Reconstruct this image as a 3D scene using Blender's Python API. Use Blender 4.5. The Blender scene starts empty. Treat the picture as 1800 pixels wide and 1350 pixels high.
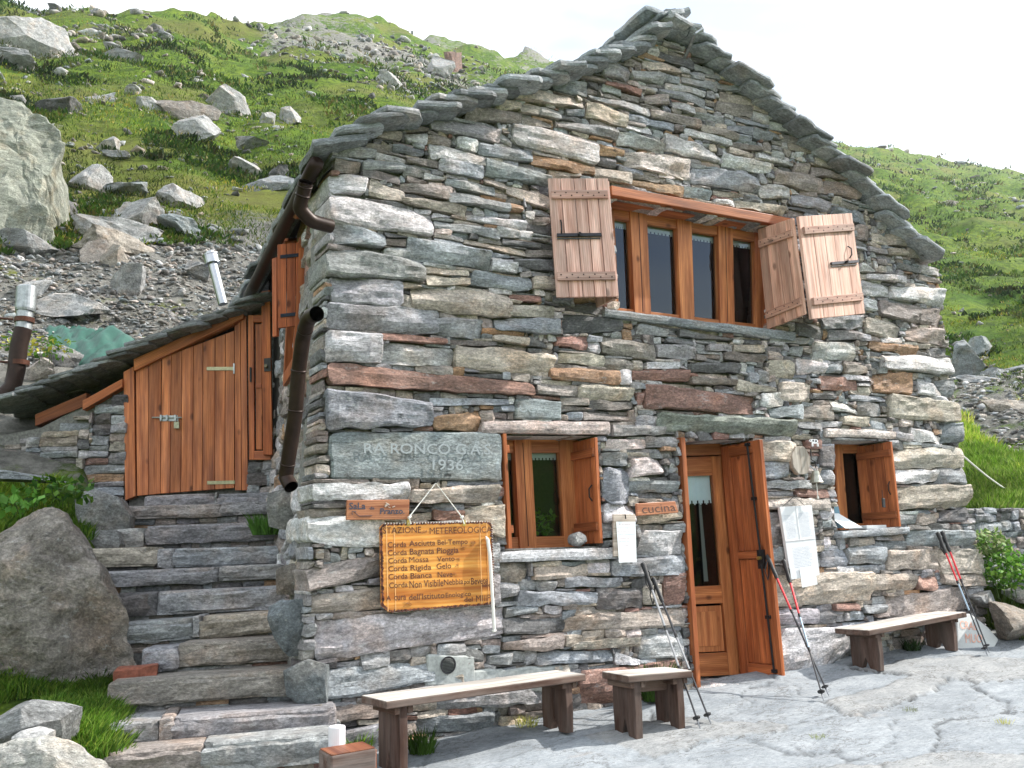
import bpy, bmesh, math, random
import numpy as np
from mathutils import Vector, Matrix
S = bpy.context.scene
COL = S.collection
# ------------------------------------------------------------------ camera
FPX = 1600.0
YAW, PIT, ROL = [math.radians(a) for a in (29.0, 10.5, -1.8)]
_cy, _sy, _cp, _sp = math.cos(YAW), math.sin(YAW), math.cos(PIT), math.sin(PIT)
CW = np.array([_sy*_cp, _cy*_cp, _sp]); _r0 = np.array([_cy, -_sy, 0.0]); _u0 = np.cross(_r0, CW)
CR = math.cos(ROL)*_r0 + math.sin(ROL)*_u0
CU = -math.sin(ROL)*_r0 + math.cos(ROL)*_u0
EYE = np.array([-1.75, -5.85, 1.10])
cam = bpy.data.cameras.new('camera'); cam.sensor_width = 36; cam.lens = FPX/1800*36
cam.clip_start = 0.05; cam.clip_end = 3000
co = bpy.data.objects.new('camera', cam); COL.objects.link(co)
co.matrix_world = Matrix(((CR[0], CU[0], -CW[0], EYE[0]), (CR[1], CU[1], -CW[1], EYE[1]), (CR[2], CU[2], -CW[2], EYE[2]), (0, 0, 0, 1)))
S.camera = co
# ------------------------------------------------------------------ light
SUN_EL, SUN_AZ = math.radians(38), math.radians(-12)      # azimuth measured from +x towards +y
sd = Vector((math.cos(SUN_EL)*math.cos(SUN_AZ), math.cos(SUN_EL)*math.sin(SUN_AZ), math.sin(SUN_EL)))
sl = bpy.data.lights.new('sun', 'SUN'); sl.energy = 3.9; sl.angle = math.radians(0.6); sl.color = (1.0, 0.95, 0.87)
so = bpy.data.objects.new('sun', sl); COL.objects.link(so); so.rotation_euler = sd.to_track_quat('Z', 'Y').to_euler()
W = bpy.data.worlds.new('World'); S.world = W; W.use_nodes = True
nt = W.node_tree; nt.nodes.clear()
def N(t, ty, **k):
    n = t.nodes.new(ty)
    for a, b in k.items(): setattr(n, a, b)
    return n
sky = N(nt, 'ShaderNodeTexSky', sky_type='NISHITA'); sky.sun_disc = False
sky.sun_elevation = SUN_EL; sky.sun_rotation = math.pi/2 - SUN_AZ
sky.air_density = 1.0; sky.dust_density = 4.0; sky.ozone_density = 1.0; sky.altitude = 2300
bg = N(nt, 'ShaderNodeBackground'); bg.inputs[1].default_value = 0.13
cl = N(nt, 'ShaderNodeBackground'); cl.inputs[0].default_value = (0.90, 0.955, 1.0, 1); cl.inputs[1].default_value = 1.0
mx = N(nt, 'ShaderNodeMixShader'); wo = N(nt, 'ShaderNodeOutputWorld')
tc = N(nt, 'ShaderNodeTexCoord'); mp = N(nt, 'ShaderNodeMapping'); mp.inputs['Scale'].default_value = (1.2, 1.2, 3.0)
ns = N(nt, 'ShaderNodeTexNoise'); ns.inputs['Scale'].default_value = 1.7; ns.inputs['Detail'].default_value = 5
cr = N(nt, 'ShaderNodeValToRGB'); cr.color_ramp.elements[0].position = 0.34; cr.color_ramp.elements[1].position = 0.54
cr.color_ramp.elements[0].color = (0.35, 0.35, 0.35, 1); cr.color_ramp.elements[1].color = (1, 1, 1, 1)
L = nt.links.new
L(sky.outputs[0], bg.inputs[0]); L(tc.outputs['Generated'], mp.inputs[0]); L(mp.outputs[0], ns.inputs[0]); L(ns.outputs[0], cr.inputs[0])
L(cr.outputs[0], mx.inputs[0]); L(bg.outputs[0], mx.inputs[1]); L(cl.outputs[0], mx.inputs[2]); L(mx.outputs[0], wo.inputs[0])
S.view_settings.view_transform = 'Standard'; S.view_settings.look = 'None'; S.view_settings.gamma = 1
S.view_settings.exposure = 1.07
S.render.engine = 'CYCLES'
# ------------------------------------------------------------------ maths helpers
def ray(x, y): return CW + CR*(x-900)/FPX - CU*(y-675)/FPX
def PY(x, y, Y=0.0): d = ray(x, y); return EYE + d*(Y-EYE[1])/d[1]
def PX(x, y, X=0.0): d = ray(x, y); return EYE + d*(X-EYE[0])/d[0]
def PZ(x, y, Z=0.0): d = ray(x, y); return EYE + d*(Z-EYE[2])/d[2]
def PP(x, y, p, n): d = ray(x, y); p = np.array(p, float); n = np.array(n, float); return EYE + d*((p-EYE) @ n)/(d @ n)
rng = np.random.default_rng(11)
def hsh(i, j, k):
    with np.errstate(over='ignore'):
        n = (i.astype(np.uint32)*np.uint32(374761393)) ^ (j.astype(np.uint32)*np.uint32(668265263)) ^ (k.astype(np.uint32)*np.uint32(2246822519))
        n = (n ^ (n >> np.uint32(13)))*np.uint32(1274126177); n = n ^ (n >> np.uint32(16))
        n = (n ^ (n >> np.uint32(15)))*np.uint32(2654435761)
    return (n ^ (n >> np.uint32(14))).astype(np.float64)/4294967295.0
def vn(p):
    """value noise in -1..1, p (...,3)"""
    p = np.asarray(p, float); f = np.floor(p); i = f.astype(np.int64); t = p-f; t = t*t*(3-2*t)
    r = 0
    for a in (0, 1):
        for b in (0, 1):
            for c in (0, 1):
                w = (t[..., 0] if a else 1-t[..., 0])*(t[..., 1] if b else 1-t[..., 1])*(t[..., 2] if c else 1-t[..., 2])
                r = r + w*hsh((i[..., 0]+a) & 0xffffffff, (i[..., 1]+b) & 0xffffffff, (i[..., 2]+c) & 0xffffffff)
    return r*2-1
def fbm(p, o=4):
    r = 0; a = 1.0; s = 0
    for k in range(o):
        r = r + a*vn(np.asarray(p)*(2.03**k)+k*17.3); s += a; a *= 0.5
    return r/s
def unit(v): v = np.array(v, float); return v/np.linalg.norm(v)
# ------------------------------------------------------------------ mesh builder
class MB:
    def __init__(s): s.v = []; s.f = []; s.t = []; s.g = []; s.n = 0
    def add(s, v, f, tint=(1, 1, 1), gc=None):
        v = np.asarray(v, float); m = len(v)
        s.v.append(v)
        t = np.asarray(tint, float); s.t.append(np.tile(t, (m, 1)) if t.ndim == 1 else t)
        s.g.append(v.copy() if gc is None else np.asarray(gc, float))
        n = s.n
        s.f += [tuple(int(i)+n for i in q) for q in f]
        s.n += m
    def build(s, name, mat, parent=None, smooth=False, bevel=0):
        me = bpy.data.meshes.new(name)
        V = np.concatenate(s.v); me.from_pydata(V.tolist(), [], s.f)
        T = np.concatenate(s.t); a = me.attributes.new('tint', 'FLOAT_COLOR', 'POINT')
        a.data.foreach_set('color', np.hstack([T, np.ones((len(T), 1))]).astype(np.float32).ravel())
        G = np.concatenate(s.g); a = me.attributes.new('gc', 'FLOAT_VECTOR', 'POINT')
        a.data.foreach_set('vector', G.astype(np.float32).ravel())
        me.materials.append(mat)
        if smooth: me.polygons.foreach_set('use_smooth', [True]*len(me.polygons))
        me.update()
        o = bpy.data.objects.new(name, me); COL.objects.link(o)
        if parent is not None: o.parent = parent
        if bevel:
            b = o.modifiers.new('bevel', 'BEVEL'); b.width = bevel; b.segments = 2; b.limit_method = 'ANGLE'
        return o
def thing(name, label, cat, loc=(0, 0, 0), group=None):
    o = bpy.data.objects.new(name, None); COL.objects.link(o); o.empty_display_size = 0.1
    o['label'] = label; o['category'] = cat
    if group: o['group'] = group
    return o
def tag(o, label=None, cat=None, group=None, kind=None):
    for k, v in (('label', label), ('category', cat), ('group', group), ('kind', kind)):
        if v: o[k] = v
    return o
BOXF = [(0, 3, 2, 1), (4, 5, 6, 7), (0, 1, 5, 4), (1, 2, 6, 5), (2, 3, 7, 6), (3, 0, 4, 7)]
class Fr:
    """planar frame from four corners TL TR BR BL; w is out along the normal, metres"""
    def __init__(s, tl, tr, br, bl, n=None):
        s.c = [np.array(q, float) for q in (tl, tr, br, bl)]
        s.W = (np.linalg.norm(s.c[1]-s.c[0])+np.linalg.norm(s.c[2]-s.c[3]))/2
        s.H = (np.linalg.norm(s.c[3]-s.c[0])+np.linalg.norm(s.c[2]-s.c[1]))/2
        s.N = unit(np.cross(s.c[1]-s.c[0], s.c[0]-s.c[3])) if n is None else unit(n)
        if n is None and s.N @ (EYE-s.c[0]) < 0: s.N = -s.N
    def p(s, u, v, w=0.0):
        u = np.asarray(u, float)[..., None]; v = np.asarray(v, float)[..., None]; w = np.asarray(w, float)[..., None]
        a, b, c, d = s.c
        return a*(1-u)*(1-v)+b*u*(1-v)+c*u*v+d*(1-u)*v + s.N*w
    def box(s, m, u0, u1, v0, v1, w0, w1, tint=(1, 1, 1), grain='v', j=0.12):
        U = np.array([u0, u1, u1, u0]*2); V = np.array([v0, v0, v1, v1]*2); Wd = np.array([w0]*4+[w1]*4)
        t = np.array(tint)*(1+rng.uniform(-j, j))
        off = rng.uniform(0, 50, 3)
        a = (V*s.H, U*s.W) if grain == 'v' else (U*s.W, V*s.H)
        m.add(s.p(U, V, Wd), [q[::-1] for q in BOXF], t, np.stack([a[0]+off[0], a[1]+off[1], Wd+off[2]], 1))
def planks(m, fr, n, w0, w1, tint, grain='v', gap=0.004, j=0.15, u0=0, u1=1, v0=0, v1=1):
    L_ = fr.W if grain == 'v' else fr.H
    e = np.cumsum(np.concatenate([[0], rng.uniform(0.85, 1.15, n)])); e /= e[-1]
    for i in range(n):
        g = gap/L_
        if grain == 'v': fr.box(m, u0+(u1-u0)*(e[i])+g*0.5, u0+(u1-u0)*e[i+1]-g*0.5, v0, v1, w0, w1+rng.uniform(-.001, .001), tint, 'v', j)
        else: fr.box(m, u0, u1, v0+(v1-v0)*e[i]+g*0.5, v0+(v1-v0)*e[i+1]-g*0.5, w0, w1+rng.uniform(-.001, .001), tint, 'u', j)
def tube(m, pts, rad, seg=10, tint=(1, 1, 1), caps=True):
    pts = [np.array(p, float) for p in pts]; n = len(pts)
    rad = [rad]*n if np.isscalar(rad) else rad
    V = []; G = []
    up = np.array([0.123, 0.2, 1.0]); off = rng.uniform(0, 50, 3); d0 = 0
    for i, p in enumerate(pts):
        t = unit(pts[min(i+1, n-1)]-pts[max(i-1, 0)])
        a = up-(up @ t)*t
        if np.linalg.norm(a) < 0.2: a = np.array([1.0, 0, 0]); a = a-(a @ t)*t
        a = unit(a); b = np.cross(t, a); up = a
        if i: d0 += np.linalg.norm(pts[i]-pts[i-1])
        for k in range(seg):
            q = 2*math.pi*k/seg
            V.append(p+(a*math.cos(q)+b*math.sin(q))*rad[i]); G.append((d0+off[0], off[1]+math.cos(q)*rad[i], off[2]+math.sin(q)*rad[i]))
    F = [(i*seg+k, i*seg+(k+1) % seg, (i+1)*seg+(k+1) % seg, (i+1)*seg+k) for i in range(n-1) for k in range(seg)]
    if caps: F += [tuple(range(seg))[::-1], tuple((n-1)*seg+k for k in range(seg))]
    m.add(V, F, tint, G)
def text_mesh(m, s, fr, u0, u1, v0, v1, w, tint, bold=0.0, thick=0.0015):
    """lettering fitted in the box u0..u1, v0..v1 (v down) of a frame"""
    cu = bpy.data.curves.new('t', 'FONT'); cu.body = s; cu.size = 1; cu.offset = bold; cu.resolution_u = 3
    ob = bpy.data.objects.new('t', cu); COL.objects.link(ob)
    dg = bpy.context.evaluated_depsgraph_get(); me = bpy.data.meshes.new_from_object(ob.evaluated_get(dg))
    V = np.array([v.co[:] for v in me.vertices]); F = [tuple(p.vertices) for p in me.polygons]
    bpy.data.objects.remove(ob); bpy.data.curves.remove(cu); bpy.data.meshes.remove(me)
    if len(V) == 0: return
    mn, mxx = V.min(0), V.max(0)
    U = u0+(V[:, 0]-mn[0])/(mxx[0]-mn[0])*(u1-u0); Vv = v1-(V[:, 1]-mn[1])/(mxx[1]-mn[1])*(v1-v0)
    m.add(fr.p(U, Vv, np.full(len(U), w)), F, tint)
# ------------------------------------------------------------------ materials
def new_mat(name):
    m = bpy.data.materials.new(name); m.use_nodes = True; t = m.node_tree; b = t.nodes['Principled BSDF']; return m, t, b
def mixc(t, fac, a, b, mode='MIX'):
    n = N(t, 'ShaderNodeMix', data_type='RGBA', blend_type=mode)
    for i, x in ((0, fac), (6, a), (7, b)):
        if isinstance(x, (int, float)): n.inputs[i].default_value = x
        elif isinstance(x, tuple): n.inputs[i].default_value = x if len(x) == 4 else (*x, 1)
        else: t.links.new(x, n.inputs[i])
    return n.outputs[2]
def noise(t, vec, scale, det=4, rough=0.6, sc=None, out=0):
    if sc is not None:
        mp_ = N(t, 'ShaderNodeMapping'); mp_.inputs['Scale'].default_value = sc; t.links.new(vec, mp_.inputs[0]); vec = mp_.outputs[0]
    n = N(t, 'ShaderNodeTexNoise'); n.inputs['Scale'].default_value = scale; n.inputs['Detail'].default_value = det; n.inputs['Roughness'].default_value = rough
    t.links.new(vec, n.inputs['Vector']); return n.outputs[out]
def ramp(t, x, stops):
    r = N(t, 'ShaderNodeValToRGB'); e = r.color_ramp.elements
    while len(e) < len(stops): e.new(0.5)
    for i, (p, c) in enumerate(stops):
        e[i].position = p; e[i].color = (c, c, c, 1) if isinstance(c, (int, float)) else (*c, 1)
    t.links.new(x, r.inputs[0]); return r.outputs[0]
def attr(t, name): a = N(t, 'ShaderNodeAttribute', attribute_name=name); return a
def bump(t, b, h, strength=0.5, dist=0.01, prev=None):
    n = N(t, 'ShaderNodeBump'); n.inputs['Strength'].default_value = strength; n.inputs['Distance'].default_value = dist
    t.links.new(h, n.inputs['Height'])
    if prev is not None: t.links.new(prev, n.inputs['Normal'])
    if b is not None: t.links.new(n.outputs[0], b.inputs['Normal'])
    return n.outputs[0]
def stone_mat(name, fol=1.0, lichen=0.25, bs=1.0, st=1.0):
    m, t, b = new_mat(name); gc = attr(t, 'gc').outputs['Vector']; ti = attr(t, 'tint').outputs['Color']
    S_ = lambda a, b_: (1-(1-a)*st, 1, 1+(b_-1)*st)
    band = noise(t, gc, 6.5, 7, 0.72, S_(0.5, 2.2)); sp = noise(t, gc, 48, 6, 0.8, S_(0.7, 1.6)); big = noise(t, gc, 3.2, 3, 0.6)
    c = mixc(t, 1.0, ti, ramp(t, band, [(0.28, 0.5), (0.5, 1.0), (0.72, 1.7)]), 'MULTIPLY')
    c = mixc(t, 1.0, c, ramp(t, sp, [(0.32, 0.5), (0.5, 1.0), (0.66, 1.7)]), 'MULTIPLY')
    c = mixc(t, ramp(t, big, [(0.5, 0.0), (0.68, 0.5)]), c, mixc(t, 1.0, c, (1.2, 0.95, 0.76), 'MULTIPLY'))     # warm oxide staining
    wh = noise(t, gc, 11, 6, 0.8, S_(0.6, 2.6))
    c = mixc(t, ramp(t, wh, [(0.58, 0.0), (0.68, 0.6)]), c, (0.55, 0.56, 0.56))                                  # quartz streaks
    li = noise(t, gc, 26, 6, 0.8); c = mixc(t, ramp(t, li, [(0.60, 0.0), (0.66, lichen)]), c, (0.40, 0.40, 0.37))
    cav = noise(t, gc, 10, 8, 0.75, S_(0.6, 2.0))
    c = mixc(t, ramp(t, cav, [(0.32, 0.85), (0.41, 0.0)]), c, (0.045, 0.043, 0.04))
    t.links.new(c, b.inputs['Base Color']); b.inputs['Roughness'].default_value = 0.78
    b.inputs['Specular IOR Level'].default_value = 0.35
    n1 = bump(t, None, band, 0.7*bs, 0.04); n2 = bump(t, None, cav, 0.7*bs, 0.04, n1); bump(t, b, sp, 0.7*bs, 0.010, n2)
    return m
M_STONE = stone_mat('schist stone', st=0.75); M_SLAB = stone_mat('roof slab stone', bs=0.8); M_ROCK = stone_mat('boulder stone', lichen=0.75, st=0.25, bs=1.2)
def plain(name, col, rough=0.6, metal=0.0, bsc=30, bst=0.1, var=0.25):
    m, t, b = new_mat(name); tcn = N(t, 'ShaderNodeTexCoord').outputs['Object']
    nz = noise(t, tcn, bsc, 5, 0.65); ti = attr(t, 'tint').outputs['Color']
    c = mixc(t, 1.0, (*col, 1), ramp(t, nz, [(0.3, 1-var), (0.7, 1+var)]), 'MULTIPLY'); c = mixc(t, 1.0, c, ti, 'MULTIPLY')
    t.links.new(c, b.inputs['Base Color']); b.inputs['Roughness'].default_value = rough; b.inputs['Metallic'].default_value = metal
    bump(t, b, nz, bst, 0.004); return m
M_MORTAR = plain('mortar', (0.18, 0.175, 0.165), 0.95, 0, 40, 0.8, 0.5)  # mortar, toned dark to put shadow into the gaps between stones
M_CEMENT = plain('grey cement', (0.36, 0.38, 0.37), 0.95, 0, 30, 0.6, 0.3)
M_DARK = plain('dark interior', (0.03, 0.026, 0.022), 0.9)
M_PIPE = plain('brown painted pipe', (0.028, 0.016, 0.012), 0.42, 0.2, 12, 0.05, 0.3)
M_PIPE.node_tree.nodes['Principled BSDF'].inputs['Specular IOR Level'].default_value = 0.2
M_IRON = plain('black iron', (0.02, 0.02, 0.022), 0.5, 0.6, 60, 0.15)
M_STEEL = plain('stainless steel', (0.42, 0.43, 0.45), 0.28, 1.0, 20, 0.05, 0.1)
M_ZINC = plain('dull galvanised metal', (0.36, 0.38, 0.39), 0.45, 0.9, 30, 0.1, 0.3)
M_BRASS = plain('brass', (0.6, 0.45, 0.15), 0.35, 0.9, 30, 0.05, 0.2)
M_WHITE = plain('white paper', (0.8, 0.82, 0.84), 0.7, 0, 12, 0.15, 0.05)
M_CORD = plain('white cord', (0.75, 0.74, 0.7), 0.9, 0, 300, 0.6, 0.15)
M_INK = plain('ink', (1, 1, 1), 0.7, 0, 30, 0.0, 0.1)
M_TARP = plain('green tarpaulin', (0.022, 0.092, 0.066), 0.45, 0, 9, 0.4, 0.25)
M_BLACK = plain('black rubber and strap', (0.015, 0.015, 0.017), 0.6, 0, 80, 0.2)
M_POLE = plain('lacquered pole', (1, 1, 1), 0.3, 0.3, 60, 0.02, 0.1)
M_PAINT = plain('painted metal', (1, 1, 1), 0.5, 0, 60, 0.05, 0.1)
M_BRICK = plain('red brick', (0.28, 0.09, 0.05), 0.9, 0, 40, 0.7, 0.4)
M_CANDLE = plain('white plastic tube', (0.74, 0.72, 0.76), 0.5, 0, 5, 0.02, 0.04)
def wood_mat(name, a, b_, dark, grey=0.0, rough=0.5, knots=0.8, gscale=1.0):
    m, t, b = new_mat(name); gc = attr(t, 'gc').outputs['Vector']; ti = attr(t, 'tint').outputs['Color']
    w1 = noise(t, gc, 1.0, 3, 0.6, (1.6, 26*gscale, 26*gscale)); warp = noise(t, gc, 4, 2, 0.5, (0.6, 3, 3))
    wv = N(t, 'ShaderNodeTexWave', wave_type='BANDS', bands_direction='Y'); wv.inputs['Scale'].default_value = 22*gscale; wv.inputs['Distortion'].default_value = 9
    wv.inputs['Detail'].default_value = 2; wv.inputs['Detail Scale'].default_value = 0.6
    mp_ = N(t, 'ShaderNodeMapping'); mp_.inputs['Scale'].default_value = (0.10, 1, 1); t.links.new(gc, mp_.inputs[0]); t.links.new(mp_.outputs[0], wv.inputs['Vector'])
    c = mixc(t, ramp(t, wv.outputs['Fac'], [(0.2, 0.0), (0.9, 0.85)]), (*a, 1), (*b_, 1))
    c = mixc(t, ramp(t, w1, [(0.34, 0.0), (0.68, 0.9)]), c, (*dark, 1))
    vo = N(t, 'ShaderNodeTexVoronoi'); vo.inputs['Scale'].default_value = 5.5; mq = N(t, 'ShaderNodeMapping'); mq.inputs['Scale'].default_value = (0.6, 1, 1)
    t.links.new(gc, mq.inputs[0]); t.links.new(mq.outputs[0], vo.inputs['Vector'])
    c = mixc(t, ramp(t, vo.outputs['Distance'], [(0.07, knots), (0.15, 0.0)]), c, tuple(x*0.35 for x in dark))
    if grey:
        gz = noise(t, gc, 3, 5, 0.7, (0.5, 3, 3)); c = mixc(t, ramp(t, gz, [(0.35, 0.0), (0.62, grey)]), c, (0.34, 0.31, 0.29))
    lf = noise(t, gc, 2.2, 4, 0.7, (0.5, 2.5, 2.5)); c = mixc(t, 1.0, c, ramp(t, lf, [(0.3, 0.68), (0.7, 1.3)]), 'MULTIPLY')
    c = mixc(t, 1.0, c, ti, 'MULTIPLY'); t.links.new(c, b.inputs['Base Color']); b.inputs['Roughness'].default_value = rough; b.inputs['Specular IOR Level'].default_value = 0.25
    n1 = bump(t, None, wv.outputs['Fac'], 0.12, 0.003); bump(t, b, w1, 0.3, 0.003, n1); return m
M_LARCH = wood_mat('varnished larch', (0.55, 0.225, 0.085), (0.40, 0.135, 0.045), (0.22, 0.06, 0.022), 0, 0.42)
M_SHUT = wood_mat('sun faded larch', (0.80, 0.575, 0.50), (0.62, 0.38, 0.31), (0.32, 0.155, 0.11), 0.4, 0.7)
M_DOORW = wood_mat('red brown stained boards', (0.47, 0.165, 0.065), (0.34, 0.105, 0.038), (0.18, 0.05, 0.02), 0, 0.5)
M_SHEDW = wood_mat('orange brown shed boards', (0.62, 0.225, 0.085), (0.46, 0.140, 0.046), (0.22, 0.055, 0.02), 0.08, 0.55)
M_OLD = wood_mat('dark weathered bench wood', (0.095, 0.054, 0.04), (0.065, 0.036, 0.027), (0.035, 0.018, 0.013), 0.25, 0.75)
M_TOP = wood_mat('bleached bench top', (0.68, 0.65, 0.61), (0.56, 0.53, 0.49), (0.26, 0.22, 0.19), 0.15, 0.8, 0.3)
M_SIGN = wood_mat('honey pine sign board', (0.85, 0.43, 0.11), (0.70, 0.29, 0.055), (0.34, 0.10, 0.02), 0, 0.4, 0.3, 0.55)
M_SIGN2 = wood_mat('brown sign board', (0.40, 0.19, 0.10), (0.30, 0.13, 0.07), (0.18, 0.06, 0.03), 0, 0.5, 0.5)
def glass_mat():
    m, t, b = new_mat('window glass'); t.nodes.remove(b); o = t.nodes['Material Output']
    tr = N(t, 'ShaderNodeBsdfTransparent'); tr.inputs[0].default_value = (0.82, 0.88, 0.88, 1); gl = N(t, 'ShaderNodeBsdfGlossy'); gl.inputs['Roughness'].default_value = 0.02
    gl.inputs[0].default_value = (0.8, 0.9, 1, 1)
    fr = N(t, 'ShaderNodeFresnel'); fr.inputs[0].default_value = 1.5; mm = N(t, 'ShaderNodeMath', operation='MULTIPLY'); mm.inputs[1].default_value = 1.3
    t.links.new(fr.outputs[0], mm.inputs[0]); ms = N(t, 'ShaderNodeMixShader'); t.links.new(mm.outputs[0], ms.inputs[0]); t.links.new(tr.outputs[0], ms.inputs[1]); t.links.new(gl.outputs[0], ms.inputs[2]); t.links.new(ms.outputs[0], o.inputs[0]); return m
M_GLASS = glass_mat()
def leaf_mat(name, rough=0.6, trans=0.25):
    m, t, b = new_mat(name); ti = attr(t, 'tint').outputs['Color']; t.links.new(ti, b.inputs['Base Color']); b.inputs['Roughness'].default_value = rough
    b.inputs['Specular IOR Level'].default_value = 0.25
    o = t.nodes['Material Output']; tl = N(t, 'ShaderNodeBsdfTranslucent'); t.links.new(ti, tl.inputs[0]); ms = N(t, 'ShaderNodeMixShader'); ms.inputs[0].default_value = trans
    t.links.new(b.outputs[0], ms.inputs[1]); t.links.new(tl.outputs[0], ms.inputs[2]); t.links.new(ms.outputs[0], o.inputs[0]); return m
M_LEAF = leaf_mat('grass blade')
def terrain_mat():
    m, t, b = new_mat('alpine turf'); P = N(t, 'ShaderNodeNewGeometry').outputs['Position']; ti = attr(t, 'tint').outputs['Color']
    a = noise(t, P, 0.35, 6, 0.65); f = noise(t, P, 2.4, 8, 0.75); h = noise(t, P, 0.09, 5, 0.6)
    c = mixc(t, ramp(t, a, [(0.35, 0.0), (0.65, 1.0)]), (0.070, 0.145, 0.012), (0.17, 0.235, 0.025))
    c = mixc(t, ramp(t, f, [(0.45, 0.0), (0.60, 0.85)]), c, (0.028, 0.058, 0.013))
    c = mixc(t, ramp(t, h, [(0.52, 0.0), (0.64, 0.55)]), c, (0.19, 0.165, 0.06))
    g = noise(t, P, 5.0, 8, 0.8); rk = mixc(t, ramp(t, g, [(0.35, 0.0), (0.65, 1.0)]), (0.10, 0.098, 0.09), (0.34, 0.33, 0.30))
    mk = N(t, 'ShaderNodeSeparateColor'); t.links.new(ti, mk.inputs[0])
    ad = N(t, 'ShaderNodeMath', operation='ADD'); t.links.new(mk.outputs[0], ad.inputs[0]); t.links.new(noise(t, P, 1.1, 8, 0.8), ad.inputs[1])
    c = mixc(t, ramp(t, ad.outputs[0], [(0.70, 0.0), (0.80, 1.0)]), c, rk)
    t.links.new(c, b.inputs['Base Color']); b.inputs['Roughness'].default_value = 0.95; b.inputs['Specular IOR Level'].default_value = 0.1
    n1 = bump(t, None, f, 0.8, 0.25); bump(t, b, g, 0.7, 0.12, n1); return m
M_TURF = terrain_mat()
def patio_mat():
    m, t, b = new_mat('worn paving stone'); P = N(t, 'ShaderNodeNewGeometry').outputs['Position']; ti = attr(t, 'tint').outputs['Color']
    a = noise(t, P, 2.6, 9, 0.78, (1, 1.8, 1)); f = noise(t, P, 26, 8, 0.8, (1, 2.4, 1)); br = noise(t, P, 1.5, 7, 0.75, (1, 2.2, 1)); ck = noise(t, P, 2.3, 10, 0.66, (1, 2.4, 1)); cm = noise(t, P, 1.7, 3, 0.5)
    c = mixc(t, ramp(t, a, [(0.35, 0.0), (0.62, 1.0)]), (0.20, 0.225, 0.25), (0.33, 0.355, 0.38))
    c = mixc(t, 1.0, c, ramp(t, f, [(0.32, 0.62), (0.5, 1.0), (0.68, 1.22)]), 'MULTIPLY')
    c = mixc(t, ramp(t, br, [(0.60, 0.0), (0.72, 0.45)]), c, (0.31, 0.265, 0.23))
    kk = N(t, 'ShaderNodeMath', operation='MULTIPLY'); t.links.new(ramp(t, ck, [(0.490, 0.0), (0.5, 1.0), (0.510, 0.0)]), kk.inputs[0]); t.links.new(ramp(t, cm, [(0.40, 0.0), (0.52, 0.9)]), kk.inputs[1])
    c = mixc(t, kk.outputs[0], c, (0.07, 0.065, 0.06))
    c = mixc(t, 1.0, c, ti, 'MULTIPLY')
    t.links.new(c, b.inputs['Base Color']); b.inputs['Roughness'].default_value = 0.8; b.inputs['Specular IOR Level'].default_value = 0.3
    n1 = bump(t, None, a, 0.5, 0.03); bump(t, b, f, 0.5, 0.01, n1); return m
M_PATIO = patio_mat()
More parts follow.
